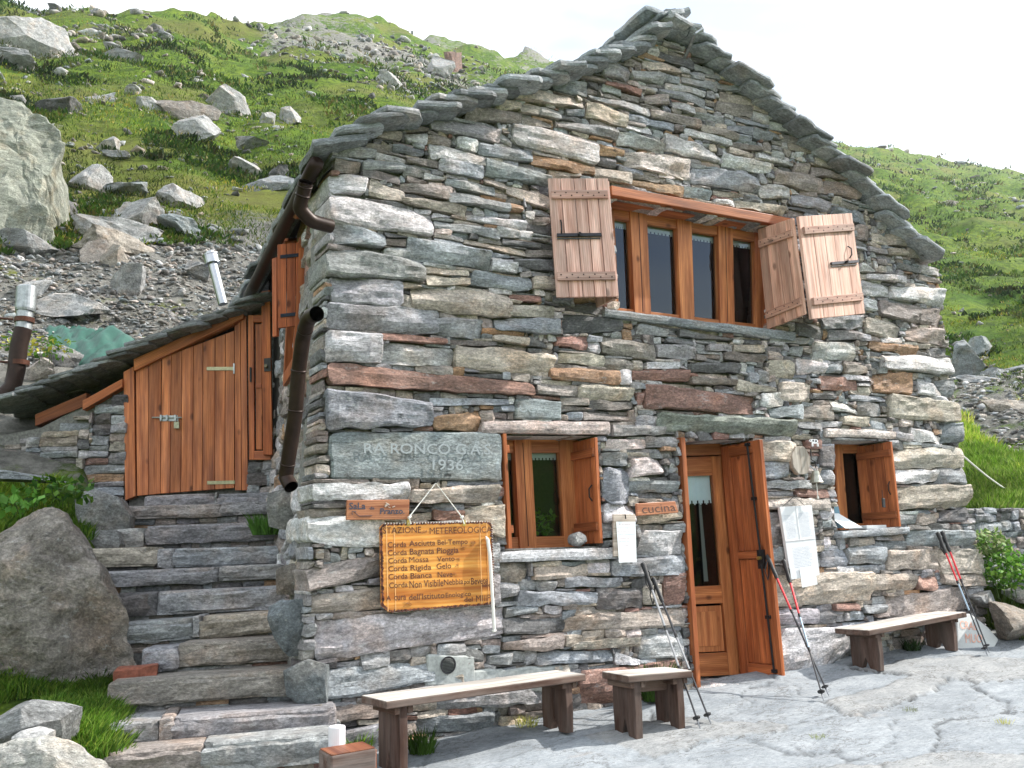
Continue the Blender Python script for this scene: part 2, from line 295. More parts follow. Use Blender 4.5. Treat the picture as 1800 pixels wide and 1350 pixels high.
# ------------------------------------------------------------------ stone shapes
PAL = dict(b=(0.205, 0.222, 0.235), g=(0.232, 0.236, 0.238), w=(0.385, 0.385, 0.385), t=(0.30, 0.268, 0.23), o=(0.275, 0.18, 0.11), r=(0.215, 0.13, 0.105),
           k=(0.11, 0.11, 0.11), y=(0.33, 0.298, 0.25), m=(0.20, 0.18, 0.162), n=(0.23, 0.26, 0.27), p=(0.42, 0.37, 0.345))
def pcol(c, s=1.0): return np.minimum(np.array(PAL[c])*np.array((1.50, 1.46, 1.50))*(1+rng.uniform(-.24, .14)), .62)*s*(1+rng.uniform(-.03, .03, 3))
def stone(m, Q, Nn, proud, depth, tint, rough=1.0, flat=False, tw=0.0):
    """one wall stone: Q = TL TR BR BL corners on the wall face, Nn outward; a rough bulging face and sides running into the wall"""
    Q = [np.array(q, float) for q in Q]
    w = (np.linalg.norm(Q[1]-Q[0])+np.linalg.norm(Q[2]-Q[3]))/2; h = (np.linalg.norm(Q[3]-Q[0])+np.linalg.norm(Q[2]-Q[1]))/2
    if w < 0.012 or h < 0.006: return
    fine = 0.024
    nx = int(np.clip(w/fine, 4, 30)); nz = int(np.clip(h/fine, 3, 14))
    a = np.sin(np.linspace(-1, 1, nx+1)*math.pi/2*0.86)/math.sin(math.pi/2*0.86); b = np.sin(np.linspace(-1, 1, nz+1)*math.pi/2*0.86)/math.sin(math.pi/2*0.86)
    A, B = np.meshgrid(a, b); hw, hh = w/2, h/2; off = rng.uniform(0, 90, 3)
    X = A*hw; Z = B*hh
    rc = min(hw, hh)*rng.uniform(0.12, 0.5)          # outline corners
    for sx in (-1, 1):
        for sz in (-1, 1):
            k = hw+hh-rc*rng.uniform(0.2, 1.0); d = np.maximum(sx*X+sz*Z-k, 0); X = X-sx*d*0.5; Z = Z-sz*d*0.5
    ed = np.maximum(np.abs(A), np.abs(B))**3
    on = np.stack([X*9+off[0], Z*9+off[1], 0*X+off[2]], -1)
    am = min(0.014, 0.16*h)*rough
    Z = Z+ed*vn(on)*am; X = X+ed*vn(on+31)*am
    r = min(0.016, 0.28*min(hw, hh)); e = np.minimum(hw-np.abs(A)*hw, hh-np.abs(B)*hh); e = np.clip(1-e/r, 0, 1)
    Y = proud-r*0.9*(1-np.sqrt(np.maximum(1-e**2, 0)))
    if not flat:
        for k in range(rng.integers(3, 6)):
            n = unit([rng.uniform(-.6, .6)*min(1, h/w*2.2), 1, rng.uniform(-.9, .9)])
            ext = abs(n[0])*hw+abs(n[2])*hh+n[1]*proud; c = ext*rng.uniform(0.45, 0.9)
            d = n[0]*X+n[1]*Y+n[2]*Z-c; Y = Y-np.clip(d, 0, 0.05)/n[1]
        Y = Y+fbm(np.stack([X*7+off[0], Z*22+off[1], 0*X], -1), 3)*0.016*rough+vn(np.stack([X*30, Z*70, 0*X+off[0]], -1))*0.004*rough
    else:
        Y = Y+fbm(np.stack([X*9+off[0], Z*18+off[1], 0*X], -1), 3)*0.005
    nzv, nxv = A.shape
    def world(X, Z, Y):
        u = (X/hw+1)/2; v = (1-Z/hh)/2
        u = u[..., None]; v = v[..., None]
        return Q[0]*(1-u)*(1-v)+Q[1]*u*(1-v)+Q[2]*u*v+Q[3]*(1-u)*v+Nn*Y[..., None]
    V = world(X, Z, Y).reshape(-1, 3); G = np.stack([X+off[0], Y+off[1], Z+off[2]], -1).reshape(-1, 3)
    F = [(j*nxv+i, j*nxv+i+1, (j+1)*nxv+i+1, (j+1)*nxv+i) for j in range(nzv-1) for i in range(nxv-1)]
    per = [i for i in range(nxv)]+[j*nxv+nxv-1 for j in range(1, nzv)]+[(nzv-1)*nxv+i for i in range(nxv-2, -1, -1)]+[j*nxv for j in range(nzv-2, 0, -1)]
    pX, pZ, pY = X.ravel()[per], Z.ravel()[per], Y.ravel()[per]; L_ = len(per); base = len(V); ring = per
    rings = [0.25, 0.6, 1.0] if depth > 0.2 else [1.0]
    Vs = [V]; Gs = [G]; prev = per
    for q in rings:
        yy = pY*(1-q)+(-depth)*q; s = 1+0.01*q
        xo = pX*s; zo = pZ*s
        if depth > 0.2:
            nn = vn(np.stack([pX*8+off[0], yy*9, pZ*14+off[2]], -1))*0.012*rough; xo = xo+nn*np.sign(pX)*(np.abs(pX) > hw*0.8); zo = zo+nn*0.4
        Vs.append(world(xo, zo, yy)); Gs.append(np.stack([xo+off[0]+yy, yy+off[1], zo+off[2]], -1))
        cur = [base+i for i in range(L_)]; base += L_
        F += [(prev[i], cur[i], cur[(i+1) % L_], prev[(i+1) % L_]) for i in range(L_)]
        prev = cur
    m.add(np.concatenate(Vs), F, tint, np.concatenate(Gs))
_ico = {}
def ico(k):
    if k not in _ico:
        bm = bmesh.new(); bmesh.ops.create_icosphere(bm, subdivisions=k, radius=1); bm.verts.ensure_lookup_table()
        _ico[k] = (np.array([v.co[:] for v in bm.verts]), [tuple(v.index for v in f.verts) for f in bm.faces]); bm.free()
    return _ico[k]
def rock_verts(r, k, dims, cuts=9, rough=0.05):
    V, F = ico(k); V = V.copy()
    V = np.sign(V)*np.abs(V)**0.6
    for i in range(cuts):
        n = unit(r.normal(size=3)); c = r.uniform(0.42, 0.85)
        d = V @ n-c; V = V-np.maximum(d, 0)[:, None]*n
    V = V+(fbm(V*1.7+r.uniform(0, 50, 3), 4)*rough*2.2)[:, None]*unit([1, 1, 1])+V*(vn(V*5+r.uniform(0, 50, 3))*rough)[:, None]
    V = V/np.abs(V).max(0)
    return V*np.array(dims)/2, F
def eul(rx, ry, rz):
    return np.array(Matrix.Rotation(rz, 3, 'Z') @ Matrix.Rotation(ry, 3, 'Y') @ Matrix.Rotation(rx, 3, 'X'))
def boulder(name, label, pos, dims, rot, col, group=None, k=4, seed=0, cuts=9, parent=None, rough=0.05, mat=None):
    r = np.random.default_rng(seed+977); V, F = rock_verts(r, k, dims, cuts, rough); G = V+r.uniform(0, 50, 3)
    R = eul(*rot); m = MB(); m.add(V @ R.T+np.array(pos), F, col, G); o = m.build(name, mat or M_ROCK, parent)
    if label: tag(o, label, 'rock', group)
    return o
# ================================================================== the stone hut
STONES = '''591 259 277 655 266 283 g;640 255 263 682 258 267 t;688 255 271 745 265 277 b;587 280 304 633 288 306 m;656 269 283 711 281 292 w
633 288 301 707 291 304 g;634 300 313 700 312 326 k;578 308 340 642 316 343 w;648 319 345 709 341 357 y;703 324 336 791 332 357 m;704 349 358 817 366 385 y
578 346 394 758 380 418 w;583 394 432 672 418 438 b;671 437 453 720 440 461 g;675 424 432 711 425 436 m;672 410 419 712 419 423 k;570 438 485 743 464 497 g
712 418 460 860 446 474 b;761 389 400 873 405 422 g;762 409 418 813 421 429 w;757 376 384 790 382 386 w;706 291 311 755 301 314 g;712 278 289 770 286 298 m
742 306 318 778 316 320 w;712 312 322 749 321 328 m;654 231 243 705 234 252 t;709 220 232 752 226 233 m;711 235 252 751 236 256 w;749 240 256 792 244 260 m
753 207 231 874 229 254 g;815 192 212 914 203 220 m;871 175 194 912 184 196 y;911 184 201 945 190 205 t;915 206 221 967 220 228 m;900 158 178 1021 182 195 t
971 141 161 1031 146 173 b;945 191 206 982 195 212 g;991 195 206 1021 197 208 b;1005 124 138 1062 140 149 t;898 222 253 1048 246 293 w;978 210 226 1082 233 250 g
1026 183 206 1097 206 228 y;876 233 252 896 246 260 w;837 256 275 932 269 288 b;800 243 263 837 252 272 w;750 260 281 853 281 297 w;767 284 303 844 297 317 b
850 284 311 961 314 333 b;932 272 290 1039 297 314 o;781 314 330 866 330 348 b;848 314 323 888 325 337 t;888 326 342 962 350 371 y;786 344 358 892 360 376 g
817 381 389 922 388 407 w;871 402 420 909 410 421 w;911 407 422 933 409 424 w;877 421 431 947 431 439 k;813 420 431 920 442 454 y;859 443 455 894 453 457 b
861 458 478 907 464 480 w;899 456 469 969 458 478 k;921 440 453 969 442 456 m;922 394 404 966 398 418 k;826 478 504 932 491 516 b;931 487 507 973 493 511 t
743 470 482 821 478 488 y;745 484 502 823 493 504 y;723 506 546 892 520 561 y;892 520 530 948 523 532 r;888 534 554 970 538 560 t;865 562 580 976 565 590 b
765 562 592 845 565 597 b;954 530 536 1008 540 549 k;988 552 586 1089 563 583 k;580 485 530 702 497 543 g;574 532 580 769 552 590 g;701 517 540 722 519 545 y
697 497 508 737 504 509 y;571 584 637 667 592 637 w;668 588 599 781 599 607 r;665 603 638 797 614 645 w;574 639 678 934 675 698 r;570 684 756 755 710 748 b
751 701 715 890 702 712 b;759 735 757 842 722 761 o;800 608 644 972 625 665 y;863 590 601 924 594 608 y;925 590 608 959 607 614 k;939 677 692 1013 679 699 m
974 594 608 1030 592 617 r;979 620 638 1060 626 647 y;967 645 668 1086 655 677 o;877 715 725 903 714 726 b;985 701 712 1030 701 713 m;981 712 726 1037 719 722 m
994 725 739 1020 723 738 b;789 599 608 870 603 608 k;1055 590 622 1148 610 636 m;1061 631 653 1109 633 653 m;1149 606 631 1220 611 633 g;1115 571 589 1172 578 593 g
1167 595 602 1215 602 609 k;1133 635 649 1192 638 649 w;1107 652 668 1207 653 673 r;1013 678 707 1111 684 704 y;1086 653 678 1105 653 678 w;1127 678 718 1324 698 729 r
1033 706 722 1109 706 720 k;1022 724 740 1102 733 743 m;1104 669 684 1134 678 685 b;1073 749 769 1164 753 764 g;1114 732 751 1153 731 751 g;1064 771 791 1130 773 789 p
1132 769 787 1185 769 787 g;1206 638 656 1296 640 658 k;1208 664 676 1290 669 678 m;1189 580 594 1284 597 601 k;1284 607 620 1335 609 622 y;1240 606 619 1284 608 620 g
1269 621 636 1344 629 638 m;1303 584 592 1344 586 597 g;1348 593 603 1418 598 607 g;1394 568 589 1442 578 598 k;1451 579 598 1522 589 601 b;1441 557 578 1511 556 579 b
1514 557 587 1577 575 597 t;1381 609 627 1409 609 629 g;1425 602 631 1498 606 634 w;1348 633 660 1391 635 667 y;1394 631 658 1447 642 658 w;1449 642 658 1476 642 658 b
1477 640 660 1519 644 658 m;1438 662 687 1503 669 687 r;1290 669 689 1360 682 689 t;1367 673 704 1423 675 707 t;1333 691 716 1370 693 716 w;1348 720 735 1406 711 737 b
1407 715 736 1461 713 740 m;1454 702 720 1502 718 729 w;1505 709 732 1543 711 732 g;1419 693 703 1465 693 703 k;1395 743 754 1437 743 754 g;1475 731 747 1522 735 751 y
1438 742 751 1476 742 752 w;1323 778 810 1392 778 812 y;1261 163 180 1322 176 189 t;1254 181 198 1317 191 211 m;1254 148 158 1308 160 167 b;1319 189 198 1360 202 211 t
1317 203 216 1348 211 222 g;1348 214 229 1389 224 238 w;1273 222 231 1319 229 240 b;1287 208 216 1344 224 229 b;1319 232 247 1350 238 249 b;1371 237 249 1414 247 256 g
1384 251 264 1431 267 273 t;1327 271 280 1388 291 296 w;1265 274 295 1350 287 307 w;1277 262 273 1321 273 278 t;1283 252 262 1338 264 269 m;1212 295 325 1330 313 343 b
1331 324 347 1384 333 353 w;1357 302 324 1439 316 342 m;1388 342 362 1460 353 375 g;1443 320 340 1510 331 355 m;1422 295 313 1482 313 320 m;1425 280 293 1468 291 302 t
1392 291 307 1420 287 309 t;1288 354 367 1373 367 382 y;1250 335 344 1298 344 351 t;1461 364 378 1516 375 398 b;1472 353 364 1506 362 371 m;1199 330 348 1246 337 352 n
1250 352 362 1287 356 368 w;1054 113 139 1102 119 146 g;1106 127 143 1163 132 152 g;1118 92 103 1164 103 110 o;1156 94 103 1213 114 126 k;1096 103 117 1127 108 123 m
1129 108 123 1191 123 132 t;1060 144 152 1126 157 172 r;1118 150 157 1151 157 164 w;1166 147 157 1237 163 173 w;1196 138 148 1258 150 165 g;1153 157 168 1238 177 192 g
1131 166 183 1171 170 188 m;1178 180 192 1216 192 206 w;1218 199 208 1270 210 224 g;1228 219 232 1291 239 250 m;1199 226 239 1281 250 260 w;1140 194 208 1227 214 230 m
1100 201 214 1180 221 234 b;1094 219 228 1139 228 241 w;1031 168 177 1138 194 208 g;1082 230 257 1166 257 273 g;1167 237 270 1259 272 288 w;1094 272 294 1207 283 317 p
1049 257 272 1093 268 279 o;1039 297 314 1102 306 330 t;1103 317 328 1198 332 350 o;1100 305 314 1156 317 323 m;1512 491 520 1563 502 524 w;1564 503 524 1651 511 541 w
1540 529 556 1612 542 571 m;1613 544 569 1652 544 578 m;1589 578 600 1654 580 607 t;1523 602 615 1608 609 627 o;1546 625 649 1667 631 659 w;1530 658 691 1596 656 695 o
1609 671 693 1649 680 698 w;1643 668 698 1670 669 700 b;1631 611 627 1659 612 629 k;1514 520 544 1537 531 549 w;1554 411 433 1598 420 436 m;1523 433 444 1556 440 450 g
1557 438 449 1589 440 453 t;1589 438 451 1619 442 456 m;1612 469 482 1647 476 488 w;1610 484 493 1649 496 500 t;1521 482 491 1584 487 500 w;1507 464 478 1534 476 480 w
1528 409 429 1557 420 433 y;1500 395 420 1525 402 425 m;1572 462 474 1609 473 482 k;1538 467 480 1554 469 479 t;1556 694 734 1681 708 743 y;1490 694 706 1551 697 708 b
1652 746 781 1684 743 777 b;1597 750 774 1651 768 783 w;1568 761 774 1599 763 777 w;1559 790 821 1687 788 823 t;1562 826 852 1642 828 848 w;1642 824 850 1691 823 850 b
1568 857 897 1697 854 890 y;1643 897 919 1697 892 917 k;1572 905 921 1607 905 923 g;1608 903 923 1645 901 919 t;1593 932 961 1703 932 957 n;1553 968 1001 1647 968 1001 y
1649 965 1010 1726 967 1008 t;1651 1011 1028 1726 1010 1030 t;1517 1008 1034 1604 1012 1037 t;1607 1012 1037 1642 1014 1037 r;1555 1050 1086 1698 1030 1072 m
1489 959 990 1551 961 992 n;1441 969 996 1486 964 996 b;1349 1010 1068 1530 1006 1056 y;1336 900 960 1380 900 956 g;1334 876 896 1454 876 896 t;1326 809 842 1381 811 840 b
1330 846 860 1417 844 860 g;1342 962 989 1381 964 987 b;1353 1071 1098 1433 1069 1096 w;1427 1073 1098 1464 1071 1096 k;1462 1060 1073 1505 1060 1073 r
1489 1075 1091 1515 1075 1091 b;1515 1064 1080 1553 1064 1076 b;1440 891 915 1465 891 913 w;1437 825 851 1462 826 852 b;1437 787 822 1464 787 822 k;1364 1106 1194 1495 1100 1155 w
871 990 1021 926 989 1020 m;934 998 1020 1030 993 1012 y;989 1014 1033 1089 1014 1030 b;908 1038 1065 1044 1040 1059 b;1046 1034 1068 1124 1034 1068 k
871 1028 1057 909 1028 1043 g;888 1068 1085 940 1065 1076 b;880 1088 1116 992 1085 1110 k;993 1085 1110 1197 1066 1099 y;881 1127 1141 986 1116 1141 t
988 1117 1135 1020 1116 1133 t;1002 1127 1141 1117 1119 1133 y;1120 1116 1155 1197 1107 1155 w;940 1147 1166 1073 1142 1164 b;1076 1147 1166 1117 1157 1168 w
856 1152 1166 895 1144 1166 g;1015 1183 1240 1185 1160 1222 r;1070 983 1012 1197 978 1009 b;1119 933 975 1197 933 975 w;1126 1031 1062 1160 1023 1062 t
1163 1009 1065 1199 1006 1062 r;553 1089 1160 885 1068 1112 w;540 1178 1234 757 1165 1195 b;534 1246 1280 682 1231 1256 m;596 1282 1332 700 1262 1312 b
730 1261 1291 867 1250 1280 b;875 1260 1279 930 1258 1276 y;767 1223 1247 953 1207 1233 g;545 1047 1078 669 1029 1070 y;538 1001 1040 667 972 1014 m
540 908 955 670 905 960 w;548 852 882 717 850 880 w;717 860 883 873 853 882 t;815 895 930 880 888 945 t;1057 824 885 1103 824 888 b;1058 887 920 1116 891 922 w
1118 906 922 1192 900 913 y;1055 795 818 1100 797 822 b;1104 808 838 1156 806 835 p;1104 847 868 1187 848 866 b;1120 884 902 1187 884 902 t
672 960 1010 872 955 1005 g;676 1014 1062 872 1012 1060 g'''
def fx(x, y): p = PY(x, y, 0); return np.array([p[0], p[2]])
# gable outline, facade coordinates (x, z)
ROOFL = [(560, 243), (655, 197), (720, 180), (800, 157), (880, 134), (960, 113), (1040, 86), (1100, 61), (1150, 36), (1181, 16)]
ROOFR = [(1181, 16), (1240, 55), (1300, 103), (1365, 162), (1414, 203), (1452, 238), (1492, 272), (1550, 324), (1600, 385), (1662, 452)]
YV = -0.20
RL = [np.array([PY(x, y, YV)[0], PY(x, y, YV)[2]]) for x, y in ROOFL]; RR = [np.array([PY(x, y, YV)[0], PY(x, y, YV)[2]]) for x, y in ROOFR]
RL[-1][1] += .02
def roofz(x):
    P = RL+RR[1:]; xs = [p[0] for p in P]; zs = [p[1] for p in P]; return np.interp(x, xs, zs)
LEFT = [fx(x, y) for x, y in ((583, 262), (571, 420), (562, 700), (545, 900), (530, 1150), (524, 1300), (520, 1400))]
RIGHT = [fx(x, y) for x, y in ((1648, 440), (1652, 520), (1668, 700), (1686, 800), (1697, 900), (1720, 990), (1726, 1060), (1728, 1140))]
def xl(z): a = sorted([(p[1], p[0]) for p in LEFT]); return np.interp(z, [q[0] for q in a], [q[1] for q in a])
def xr(z): a = sorted([(p[1], p[0]) for p in RIGHT]); return np.interp(z, [q[0] for q in a], [q[1] for q in a])
# openings: TL TR BR BL in pixels of the photograph, turned into metres on the facade
OPEN = dict(up=[(1071, 352), (1375, 404), (1362, 582), (1085, 547)], low=[(877, 766), (1047, 767), (1056, 962), (887, 968)],
            right=[(1461, 775), (1555, 776), (1572, 930), (1468, 934)], door=[(1190, 776), (1322, 772), (1362, 1198), (1218, 1206)])
OPF = {k: [fx(*p) for p in v] for k, v in OPEN.items()}
LINT = [(842, 742, 762, 1066, 742, 765), (1444, 753, 768, 1567, 759, 772), (1150, 728, 757, 1391, 740, 768), (1071, 330, 345, 1382, 386, 399)]
SILL = [(870, 970, 988, 1082, 962, 982), (1467, 935, 947, 1587, 926, 938), (1060, 548, 556, 1385, 584, 592)]
CELL = 0.01; GX0, GZ0 = -0.8, -0.35; GW, GH = 790, 700
occ = np.ones((GH, GW), bool)          # row 0 = lowest
zz = GZ0+(np.arange(GH)+0.5)*CELL; xx = GX0+(np.arange(GW)+0.5)*CELL
XX, ZZ = np.meshgrid(xx, zz)
XLm = xl(ZZ); XRm = xr(ZZ); RZ = roofz(XX)-0.10
occ = ~((XX > XLm) & (XX < XRm) & (ZZ < RZ) & (ZZ > -0.3))
solid = ~occ                            # wall area incl. stones
def inquad(q, grow=0.0):
    q = np.array(q); c = q.mean(0); q = c+(q-c)*(1+grow)
    r = np.ones_like(occ)
    for i in range(4):
        a, b = q[i], q[(i+1) % 4]; r &= ((b[0]-a[0])*(ZZ-a[1])-(b[1]-a[1])*(XX-a[0])) <= 0
    return r
for k, q in OPF.items():
    mq = inquad(q); occ |= mq; solid &= ~mq
def dilate(mk, n):
    r = mk.copy()
    for k in range(n):
        s_ = r.copy(); s_[1:] |= r[:-1]; s_[:-1] |= r[1:]; s_[:, 1:] |= r[:, :-1]; s_[:, :-1] |= r[:, 1:]; r = s_
    return r
NF = np.array([0, -1.0, 0])
wall = MB(); quads = []
for ln in STONES.replace('\n', ';').split(';'):
    p = ln.split(); a, b, c, d, e, f = [float(v) for v in p[:6]]
    quads.append(([fx(a, b), fx(d, e), fx(d, f), fx(a, c)], p[6]))
for (a, b, c, d, e, f) in LINT+SILL: occ |= inquad([fx(a, b), fx(d, e), fx(d, f), fx(a, c)])
occ |= inquad([fx(577, 761), fx(876, 762), fx(876, 845), fx(577, 840)]); occ |= inquad([fx(903, 702), fx(982, 706), fx(982, 739), fx(903, 737)])
for q, c in quads: occ |= inquad(q)
def to3(p): return np.array([p[0], 0.0, p[1]])
for q, c in quads:
    cz = (q[0][1]+q[3][1])/2; big = np.linalg.norm(q[1]-q[0])
    hq = (abs(q[3][1]-q[0][1])+abs(q[2][1]-q[1][1]))/2; g = -.002+.035*min(hq, .2); ctr = sum(q)/4; q = [x+np.sign(x-ctr)*g+rng.uniform(-.006, .006, 2) for x in q]
    edge = q[0][0] < xl(cz)+0.12
    stone(wall, [to3(x) for x in q], NF, rng.uniform(0.035, 0.075)+0.02*min(big, 1), rng.uniform(0.30, 0.55) if edge else 0.3, pcol(c))
FILLC = list('gggggmmmmmmkkkkbbbbttttwwwyyrpgo')
def pack(occ, rects, wr, hr, tries, r, full=0.94):
    H, Wd = occ.shape
    for j in range(H):
        i = 0
        while i < Wd:
            if occ[j, i]: i += 1; continue
            wmax = int(r.uniform(*wr)/CELL); k = i
            while k < Wd and not occ[j, k] and k-i < wmax: k += 1
            w = k-i; hmax = max(1, int(r.uniform(*hr)/CELL))
            if w < 3: i = k; continue
            if w > 4 and wmax-w < 4 and k < Wd and not occ[j, k]: pass
            h = 0
            while h < hmax and j+h < H and (~occ[j+h, i:k]).mean() > full: h += 1
            if h*w < 6 or h < 2:
                occ[j, i:k] |= (h < 2); i = k; continue
            # grow left / right edges already fixed; record
            rects.append((i, j, w, h)); occ[j:j+h, i:k] = True; i = k
rects = []; rr = np.random.default_rng(5)
pack(occ, rects, (0.10, 0.42), (0.025, 0.10), 1, rr)
for (i, j, w, h) in rects:
    x0, z0 = GX0+i*CELL, GZ0+j*CELL; x1, z1 = x0+w*CELL, z0+h*CELL; s = min(0.010, h*CELL*0.22); g = -0.001
    q = [(x0-g, z1+g), (x1+g, z1+g), (x1+g, z0-g), (x0-g, z0-g)]; q = [to3((a+rng.uniform(-s, s), b+rng.uniform(-s, s))) for a, b in q]
    stone(wall, q, NF, rng.uniform(0.01, 0.065), 0.26, pcol(FILLC[rng.integers(len(FILLC))]))
# left side wall: same masonry seen almost edge on; face runs back along DS
DS = unit([0.155, 1.0, 0.0]); NS = np.array([-DS[1], DS[0], 0])
side = MB(); CELL_S = CELL
GHs, GWs = 445, 520; occs = np.zeros((GHs, GWs), bool)
SW = np.array([1.05, 2.55, 2.62, 3.62])     # side window hole: y0 y1 z0 z1
occs[int((SW[2]+.35)/.01):int((SW[3]+.35)/.01), int(SW[0]/.01):int(1.75/.01)] = True
rects = []; pack(occs, rects, (0.3, 0.8), (0.10, 0.2), 1, rr, 0.9)
pack(occs, rects, (0.06, 0.3), (0.02, 0.08), 1, rr)
def sidep(y, z, out=0.0): return np.array([xl(z), 0, z])+DS*y+NS*out
for (i, j, w, h) in rects:
    y0, z0 = 0.30+i*.01, -0.35+j*.01; y1, z1 = y0+w*.01, z0+h*.01
    if z0 > 3.95: continue
    q = [sidep(y1, z1), sidep(y0, z1), sidep(y0, z0), sidep(y1, z0)]
    stone(side, [a+rng.uniform(-.006, .006, 3) for a in q], NS, rng.uniform(0.0, 0.06), 0.15, pcol(FILLC[rng.integers(len(FILLC))]), 1.2)
HUT = thing('stone_hut', 'two storey dry stone mountain hut with a stone slab roof and wooden shutters', 'hut')
fw = wall.build('front_wall', M_STONE, HUT)
side.build('side_wall', M_STONE, HUT)
# mortar core behind the stones, with the openings left free
core = MB()
for j in range(0, GH, 2):
    i = 0
    while i < GW:
        if not solid[j, i]: i += 1; continue
        k = i
        while k < GW and solid[j, k]: k += 1
        x0, x1, z0, z1 = GX0+i*CELL+.02, GX0+k*CELL-.02, GZ0+j*CELL, GZ0+(j+2)*CELL
        if x1 > x0: core.add([(x0, .035, z0), (x1, .035, z0), (x1, .035, z1), (x0, .035, z1), (x0, .40, z0), (x1, .40, z0), (x1, .40, z1), (x0, .40, z1)], [(0, 3, 2, 1)[::-1], (0, 3, 7, 4), (1, 5, 6, 2), (0, 4, 5, 1), (3, 2, 6, 7)])
        i = k
for z in np.arange(-.35, 3.95, .1):
    a, b, c, d = sidep(0.03, z, -.03), sidep(5.5, z, -.03), sidep(5.5, z+.1, -.03), sidep(0.03, z+.1, -.03)
    if 2.6 < z < 3.6: 
        core.add([a, sidep(1.05, z, -.03), sidep(1.05, z+.1, -.03), d], [(0, 1, 2, 3)]); core.add([sidep(1.8, z, -.03), b, c, sidep(1.8, z+.1, -.03)], [(0, 1, 2, 3)])
    else: core.add([a, b, c, d], [(0, 1, 2, 3)])
core.build('mortar_core', M_MORTAR, fw)
# rest of the shell: right and rear walls and dark rooms
sh = MB()
xR = 6.55
sh.add([(xR, .05, -.3), (xR, 5.6, -.3), (xR, 5.6, 4.0), (xR, .05, 4.0)], [(0, 1, 2, 3)], (1.6, 1.6, 1.6))
bx = [sidep(5.5, -.3)[0], xR]; sh.add([(bx[0], 5.5, -.3), (xR, 5.5, -.3), (xR, 5.5, 3.9), (3.4, 5.5, 5.7), (bx[0], 5.5, 3.8)], [(4, 3, 2, 1, 0)], (1.6, 1.6, 1.6))
sh.build('rear_wall', M_MORTAR, HUT)
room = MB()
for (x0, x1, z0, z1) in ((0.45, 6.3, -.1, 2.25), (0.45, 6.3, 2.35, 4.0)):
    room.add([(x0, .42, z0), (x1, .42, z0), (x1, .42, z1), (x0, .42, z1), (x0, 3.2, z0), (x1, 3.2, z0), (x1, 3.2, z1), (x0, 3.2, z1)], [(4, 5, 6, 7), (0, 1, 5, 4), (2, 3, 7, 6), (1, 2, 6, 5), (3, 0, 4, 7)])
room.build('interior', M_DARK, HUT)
# inscribed corner stone and small inscribed block
ins = MB(); qi = [PY(577, 761), PY(877, 762), PY(877, 846), PY(577, 841)]
stone(ins, qi, NF, 0.055, 0.45, np.array(PAL['n'])*1.05, 0.7, True)
q2 = [PY(903, 702), PY(982, 706), PY(982, 740), PY(903, 738)]; stone(ins, q2, NF, 0.05, 0.2, np.array(PAL['n'])*1.1, 0.7, True)
io = ins.build('inscribed_stone', M_STONE, HUT)
le = MB(); fi = Fr(*[np.array(q)+NF*0.060 for q in qi]); tcx = (1.6, 1.6, 1.6)
def fpx(fr, x, y): # pixel -> uv within facade-parallel frame
    p = PP(x, y, fr.c[0], fr.N); e = fr.c[1]-fr.c[0]; g_ = fr.c[3]-fr.c[0]; d = p-fr.c[0]; return (d @ e)/(e @ e), (d @ g_)/(g_ @ g_)
def tpx(m, s, fr, x0, x1, y0, y1, w, tint, bold=0.0):
    """lettering between pixel columns x0..x1 (read on its middle line) and rows y0..y1"""
    ym = (y0+y1)/2; a = fpx(fr, x0, ym); b = fpx(fr, x1, ym); c = fpx(fr, (x0+x1)/2, y0); d = fpx(fr, (x0+x1)/2, y1)
    text_mesh(m, s, fr, a[0], b[0], c[1], d[1], w, tint, bold)
tpx(le, 'RA RONCO G.A.S.', fi, 640, 868, 783, 800, 0.010, tcx, 0.008); M_CARVE = plain('pale carved letters', (0.20, 0.22, 0.23), 0.9, 0, 200, 0.3, 0.5); le.build('carved_letters', M_CARVE, io); le = MB(); tpx(le, '1936', fi, 762, 816, 809, 826, 0.010, tcx, 0.008)
le.build('carved_date', M_CARVE, io); le = MB(); f2 = Fr(*[np.array(q)+NF*0.056 for q in q2]); tpx(le, 'UCL', f2, 914, 953, 714, 727, 0.005, tcx, 0.008)
le.build('carved_letters', M_CARVE, io)
# lintels and sills
def px_stone(m, a, b, c, d, e, f, proud, depth, col, **k): stone(m, [PY(a, b), PY(d, e), PY(d, f), PY(a, c)], NF, proud, depth, col, **k)
def slab(m, q, proud, depth, col, seedj=0.006):
    """a flat lintel or sill: top and underside visible, runs into the wall"""
    Q = [np.array(x, float) for x in q]; stone(m, Q, NF, proud, depth, col, 0.6, True)
